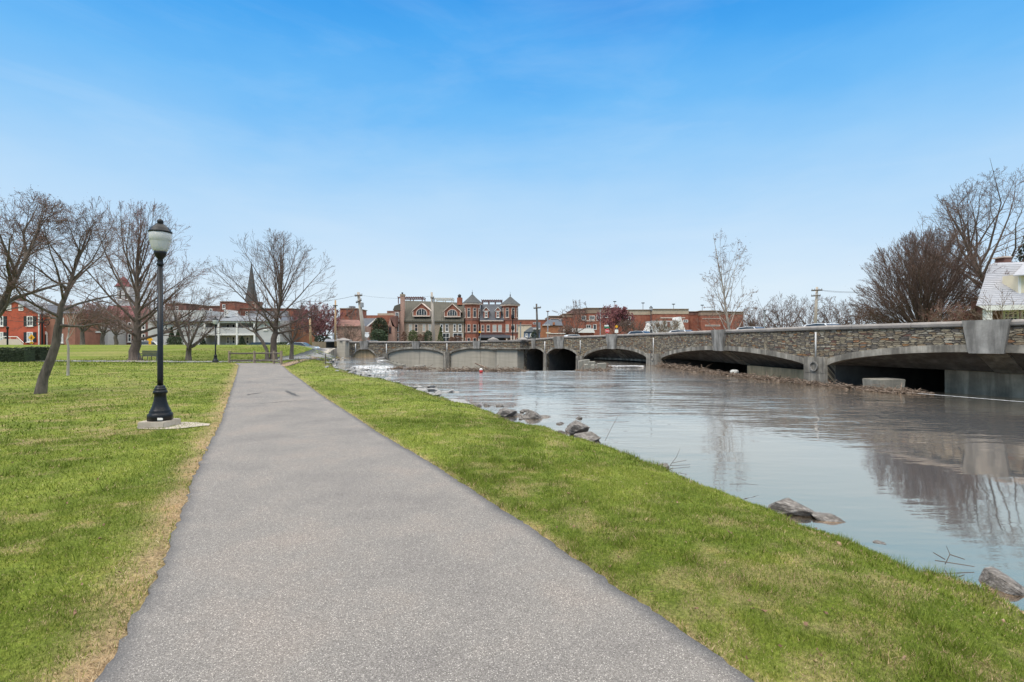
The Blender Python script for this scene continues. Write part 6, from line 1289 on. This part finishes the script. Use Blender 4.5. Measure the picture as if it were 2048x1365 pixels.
# signs
mat('sign_red', (.62, .03, .04), .05, 2, .5); mat('sign_yellow', (.75, .36, .01), .05, 2, .5); mat('sign_green', (.03, .2, .1), .05, 2, .5); mat('sign_white', (.78, .78, .77), .05, 2, .5); mat('sign_black', (.02, .02, .02), .05, 2, .5)
def disc(c, r, n, mt, parent, name, dy=0, rot=0, th=.02):
    mb = MB(); mb.prism([(c.x + r * math.cos(2 * math.pi * k / n + rot), c.z + r * math.sin(2 * math.pi * k / n + rot)) for k in range(n)], 'y', c.y + dy - th, c.y + dy); return mb.build(name, MATS[mt], parent)
def signpost(name, label, px, pyb, pyt, Y): 
    L = thing(name, label, 'sign', P(px, pyb, Y)); mb = MB(); mb.tube([P(px, pyb, Y), P(px, pyt, Y)], .04, 6); mb.build('post', MATS['steel_grey'], L); return L
Y = 74; L = signpost('crossing_sign', 'yellow diamond pedestrian crossing sign before the red brick house', 63, 695, 668, Y); c0 = P(63, 675.5, Y - .05); d = disc(c0, .5, 4, 'sign_yellow', L, 'diamond_plate'); 
mb = MB(); mb.lathe([(.0, .12), (.055, .17), (.0, .23)], 8, c0 + Vector((0, -.03, 0))); [mb.tube([c0 + Vector((a, -.03, b_)), c0 + Vector((c_, -.03, d_))], .03, 5) for a, b_, c_, d_ in ((0, .12, 0, -.05), (0, -.05, .1, -.24), (0, -.05, -.1, -.22), (0, .08, .13, -.02), (0, .08, -.12, 0))]; mb.build('walking_figure', MATS['sign_black'], d)
mb = MB(); c1 = P(63, 686, Y - .05); mb.box(c1.x - .24, c1.x + .24, c1.y - .02, c1.y, c1.z - .14, c1.z + .14); pl = mb.build('arrow_plate', MATS['sign_yellow'], L); mb = MB(); mb.tube([c1 + Vector((.14, -.03, .07)), c1 + Vector((-.12, -.03, -.07))], .025, 4); mb.build('arrow', MATS['sign_black'], pl)
L = signpost('crossing_sign', 'yellow diamond sign on a post beside the large maple trunk', 300, 694, 676, 69); disc(P(300, 679.5, 68.95), .42, 4, 'sign_yellow', L, 'diamond_plate'); disc(P(300, 687, 68.95), .24, 4, 'sign_yellow', L, 'small_plate', rot=.78)
Y = 72; L = signpost('no_entry_sign', 'round red no entry sign with white bar behind the bridge', 1214.5, 690, 648, Y); c0 = P(1214.5, 662.4, Y - .06); d = disc(c0, .32, 24, 'sign_white', L, 'sign_plate'); dd = disc(c0, .3, 24, 'sign_red', d, 'red_disc', -.022); mb = MB(); mb.box(c0.x - .21, c0.x + .21, c0.y - .06, c0.y - .043, c0.z - .05, c0.z + .05); mb.build('white_bar', MATS['sign_white'], d)
mb = MB(); c1 = P(1213.5, 655, Y - .06); mb.box(c1.x - .38, c1.x + .38, c1.y - .02, c1.y, c1.z - .1, c1.z + .1); mb.build('street_name_plate', MATS['sign_green'], L); mb = MB(); c1 = P(1213, 652, Y - .06); mb.box(c1.x - .3, c1.x + .3, c1.y - .02, c1.y, c1.z - .1, c1.z + .1); mb.build('white_plate', MATS['sign_white'], L)
L = signpost('notice_sign', 'yellow round sign over a white plate right of the crimson tree', 1233, 690, 650, Y); c0 = P(1233, 653.5, Y - .06); disc(c0, .2, 16, 'sign_yellow', L, 'round_plate'); mb = MB(); c1 = P(1233, 663, Y - .06); mb.box(c1.x - .25, c1.x + .25, c1.y - .02, c1.y, c1.z - .24, c1.z + .24); mb.build('white_plate', MATS['sign_white'], L)
Y = 78; L = signpost('stop_sign_back', 'blank grey-white octagonal sign back right of the leaning pole', 734, 690, 665, Y); disc(P(734, 671, Y - .06), .36, 8, 'sign_white', L, 'sign_plate', 0, .39); mb = MB(); c1 = P(734, 666, Y - .1); mb.box(c1.x - .32, c1.x + .32, c1.y - .02, c1.y, c1.z - .07, c1.z + .07); mb.build('street_name_plate', MATS['sign_white'], L)
L = signpost('yellow_marker', 'thin post with small yellow marker before the turreted house', 960.5, 690, 662, 92); mb = MB(); c1 = P(960.5, 664.5, 91.9); mb.box(c1.x - .3, c1.x + .14, c1.y - .02, c1.y, c1.z - .14, c1.z + .14); mb.build('marker_plate', MATS['sign_yellow'], L)
L = signpost('lot_sign', 'small cream sign on a post before the low tan wall', 1096.5, 690, 666, 88); mb = MB(); c1 = P(1096.5, 666, 87.9); mb.box(c1.x - .4, c1.x + .4, c1.y - .03, c1.y, c1.z - .12, c1.z + .1); mb.build('sign_plate', MATS['cream'], L)
# split rail fence
mat('fence_wood', (.27, .21, .15), .3, 4, .9, .4, 25, stretch=(3, 3, .4)); mat('rail_wood', (.11, .09, .075), .3, 4, .9, .3, 25, stretch=(.3, 1, 2))
YF = 40.5
def fpt(px, py, Y): return P(px, py, Y)
posts = [(458.5, 728, 702.5, 41.2), (509, 727.5, 702.5, 40.8), (548, 730, 702, 39.9), (562.5, 734, 702, 38.2)]
L = thing('rail_fence', 'weathered split rail fence with four posts at the path end', 'fence', (PX(510, YF), YF, hz(PX(510, YF), YF)))
for px, pb, pt, Y in posts: mb = MB(); mb.tube([P(px, pb + 3, Y), P(px, pt, Y)], [.1, .09], 7); mb.build('post', MATS['fence_wood'], L)
for k in range(3):
    a, c_ = posts[k], posts[k + 1]
    for f0 in (.18, .73):
        y0 = a[2] + (a[1] - a[2]) * f0; y1 = c_[2] + (c_[1] - c_[2]) * f0; mb = MB(); A, C_ = P(a[0], y0, a[3] - .02), P(c_[0], y1, c_[3] - .02); mb.tube([A, A.lerp(C_, .5) + Vector((0, 0, .02 * (k - 1))), C_], [.06, .07, .06], 6); mb.build('rail', MATS['rail_wood'], L)
Y = 41; mb = MB(); mb.tube([P(651, 731, 42), P(651, 708, 42)], [.05, .045], 6); tag(mb.build('stake', MATS['rail_wood']), 'lone thin wooden stake among the shore stones', 'stake')
# board fence on the berm
L = thing('board_fence', 'grey vertical board fence behind the berm beside the lane', 'fence', P(640, 695, 76)); 
for k in range(13): px = 624 + k * 2.15; mb = MB(); mb.box(PX(px, 76), PX(px + 2.0, 76), 76, 76.05, PZ(697, 76), PZ(684 + .5 * math.sin(k * 2.1), 76)); mb.build('board', MATS['fence_wood'], L)
# bench
mat('bench_metal', (.06, .065, .075), .2, 6, .5)
BY = 46.0; bx0, bx1 = PX(279, BY), PX(318, BY); bz0 = hz(bx0, BY); L = thing('park_bench', 'dark metal slatted park bench beside the largest maple', 'bench', ((bx0 + bx1) / 2, BY, bz0))
mb = MB(); [mb.box(bx0, bx1, BY - .25 + k * .11, BY - .17 + k * .11, bz0 + .42, bz0 + .45) for k in range(5)]; mb.build('seat', MATS['bench_metal'], L)
mb = MB(); [mb.box(bx0 + .03 + k * (bx1 - bx0 - .06) / 26, bx0 + .06 + k * (bx1 - bx0 - .06) / 26, BY + .31, BY + .34, bz0 + .5, bz0 + .88) for k in range(27)]; mb.box(bx0, bx1, BY + .29, BY + .36, bz0 + .88, bz0 + .93); mb.box(bx0, bx1, BY + .29, BY + .36, bz0 + .46, bz0 + .5); mb.build('backrest', MATS['bench_metal'], L)
for x in (bx0 + .05, (bx0 + bx1) / 2, bx1 - .05):
    for dy in (-.22, .3): mb = MB(); mb.tube([(x, BY + dy * 1.1, bz0 - .02), (x, BY + dy, bz0 + .42)], .03, 6); mb.build('leg', MATS['bench_metal'], L)
for x in (bx0 + .05, bx1 - .05): mb = MB(); mb.tube([(x, BY + .3, bz0 + .66), (x, BY - .22, bz0 + .66), (x, BY - .22, bz0 + .42)], .03, 6); mb.build('armrest', MATS['bench_metal'], L)
mb = MB(); q = [(bx0 - 2.2, BY - 2.4), (bx1 + 2.2, BY - 2.2), (bx1 + 1.4, BY - .4), (bx0 - .8, BY - .4)]; mb.add([(x, y, hz(x, y) + .03) for x, y in q], [(0, 1, 2, 3)]); kind(mb.build('bench_pavement', MATS['lamp_slab']), 'structure')
# cars
for nm, c in (('paint_black', (.02, .022, .026)), ('paint_silver', (.42, .44, .46)), ('paint_white', (.75, .75, .75))):
    m, t, b = nt(nm); b.inputs['Base Color'].default_value = (*c, 1); b.inputs['Roughness'].default_value = .25; b.inputs['Coat Weight'].default_value = .6
mat('tyre_rubber', (.02, .02, .02), .1, 4); mat('rim_metal', (.4, .4, .42), .1, 4, .4, metal=.8)
def car(label, px, pyt, Y, paint, rot=0, Hc=1.5, Lc=4.5, van=False, group='cars parked or driving along the streets'):
    zt = PZ(pyt, Y); zb = zt - Hc; x = PX(px, Y); T_ = thing('parked_car', label, 'car', (x, Y, zb), group); M = Matrix.Translation((x, Y, zb)) @ Matrix.Rotation(R(rot), 4, 'Z'); k = Lc / 4.5; h = Hc / 1.5
    def put(name, prof, w, mt, inset=0, parent=T_):
        mb = MB(); n = len(prof); vs = []
        for sy in (-1, 1):
            for (px_, pz_, ww) in prof: vs.append(M @ Vector((px_ * k, sy * w * ww, pz_ * h)))
        mb.add(vs, [tuple(range(n)), tuple(range(2 * n - 1, n - 1, -1))] + [(i, n + i, n + (i + 1) % n, (i + 1) % n) for i in range(n)]); return mb.build(name, MATS[mt], parent)
    put('body', [(-2.2, .3, .95), (-2.25, .6, 1), (-2.15, .9, 1), (-1.5, .96, 1), (1.0, .98, 1), (1.95, .86, .97), (2.22, .65, .95), (2.2, .3, .95)], .88, paint)
    roof = [(-2.0, .93, .97), (-1.55, 1.42, .78), (-.6, 1.5, .76), (.2, 1.46, .77), (1.05, .95, .95)] if not van else [(-2.1, .93, .97), (-1.95, 1.42, .82), (-.6, 1.5, .8), (.5, 1.46, .8), (1.3, .95, .95)]
    put('roof', roof, .86, paint)
    gl_ = [(a * .9 + (.0), .97 + (z - .93) * .86, w_ * 1.013 + .002) for a, z, w_ in roof]; put('side_window', gl_, .865, 'glass')
    put('windscreen', [(.32, 1.42, .7), (1.02, .99, .84), (1.06, .985, .84), (.36, 1.43, .7)], .9, 'glass')
    for sx_ in (-1.35, 1.4):
        for sy in (-1, 1):
            mb = MB(); c_ = Vector((sx_ * k, sy * .8, .33 * h)); mb.tube([M @ (c_ + Vector((0, -.1, 0))), M @ (c_ + Vector((0, .1, 0)))], .33, 14); w = mb.build('wheel', MATS['tyre_rubber'], T_); mb = MB(); mb.tube([M @ (c_ + Vector((0, -.112, 0))), M @ (c_ + Vector((0, .112, 0)))], .2, 10); mb.build('rim', MATS['rim_metal'], w)
    for sy in (-1, 1): mb = MB(); c_ = M @ Vector((2.17 * k, sy * .6, .68 * h)); mb.lathe([(.0, -.08), (.1, 0), (.0, .08)], 8, c_); mb.build('headlight', MATS['trim_white'], T_)
    return T_
car('black wagon parked behind the berm left of the fan-shaped maple', 517, 684.6, 68, 'paint_black', 180, 1.55, 4.7, True); car('silver sedan parked behind the berm right of the fan-shaped maple', 604, 684.8, 68, 'paint_silver', 0, 1.45); car('white car seen low beside the largest maple trunk', 286, 682, 70, 'paint_white', 200)
car('white car roof over the bridge coping near the pavilion', 1152, 669.5, 76, 'paint_white', 10); car('white car on the bridge nearest left of the sycamore', 1372, 660, 56, 'paint_white', -55); car('white car on the bridge just right of the sycamore trunk', 1512, 653.5, 50, 'paint_white', -65, 1.6, 4.7); car('white car on the bridge above the round pier medallion', 1658, 646.5, 38.5, 'paint_white', -75, 1.6, 4.6); car('pale car on the bridge between crimson tree and globe lamp', 1287, 662, 62, 'paint_silver', -50)
car('silver car parked by the magnolia behind the bridge end', 752, 681, 90, 'paint_silver', 10)
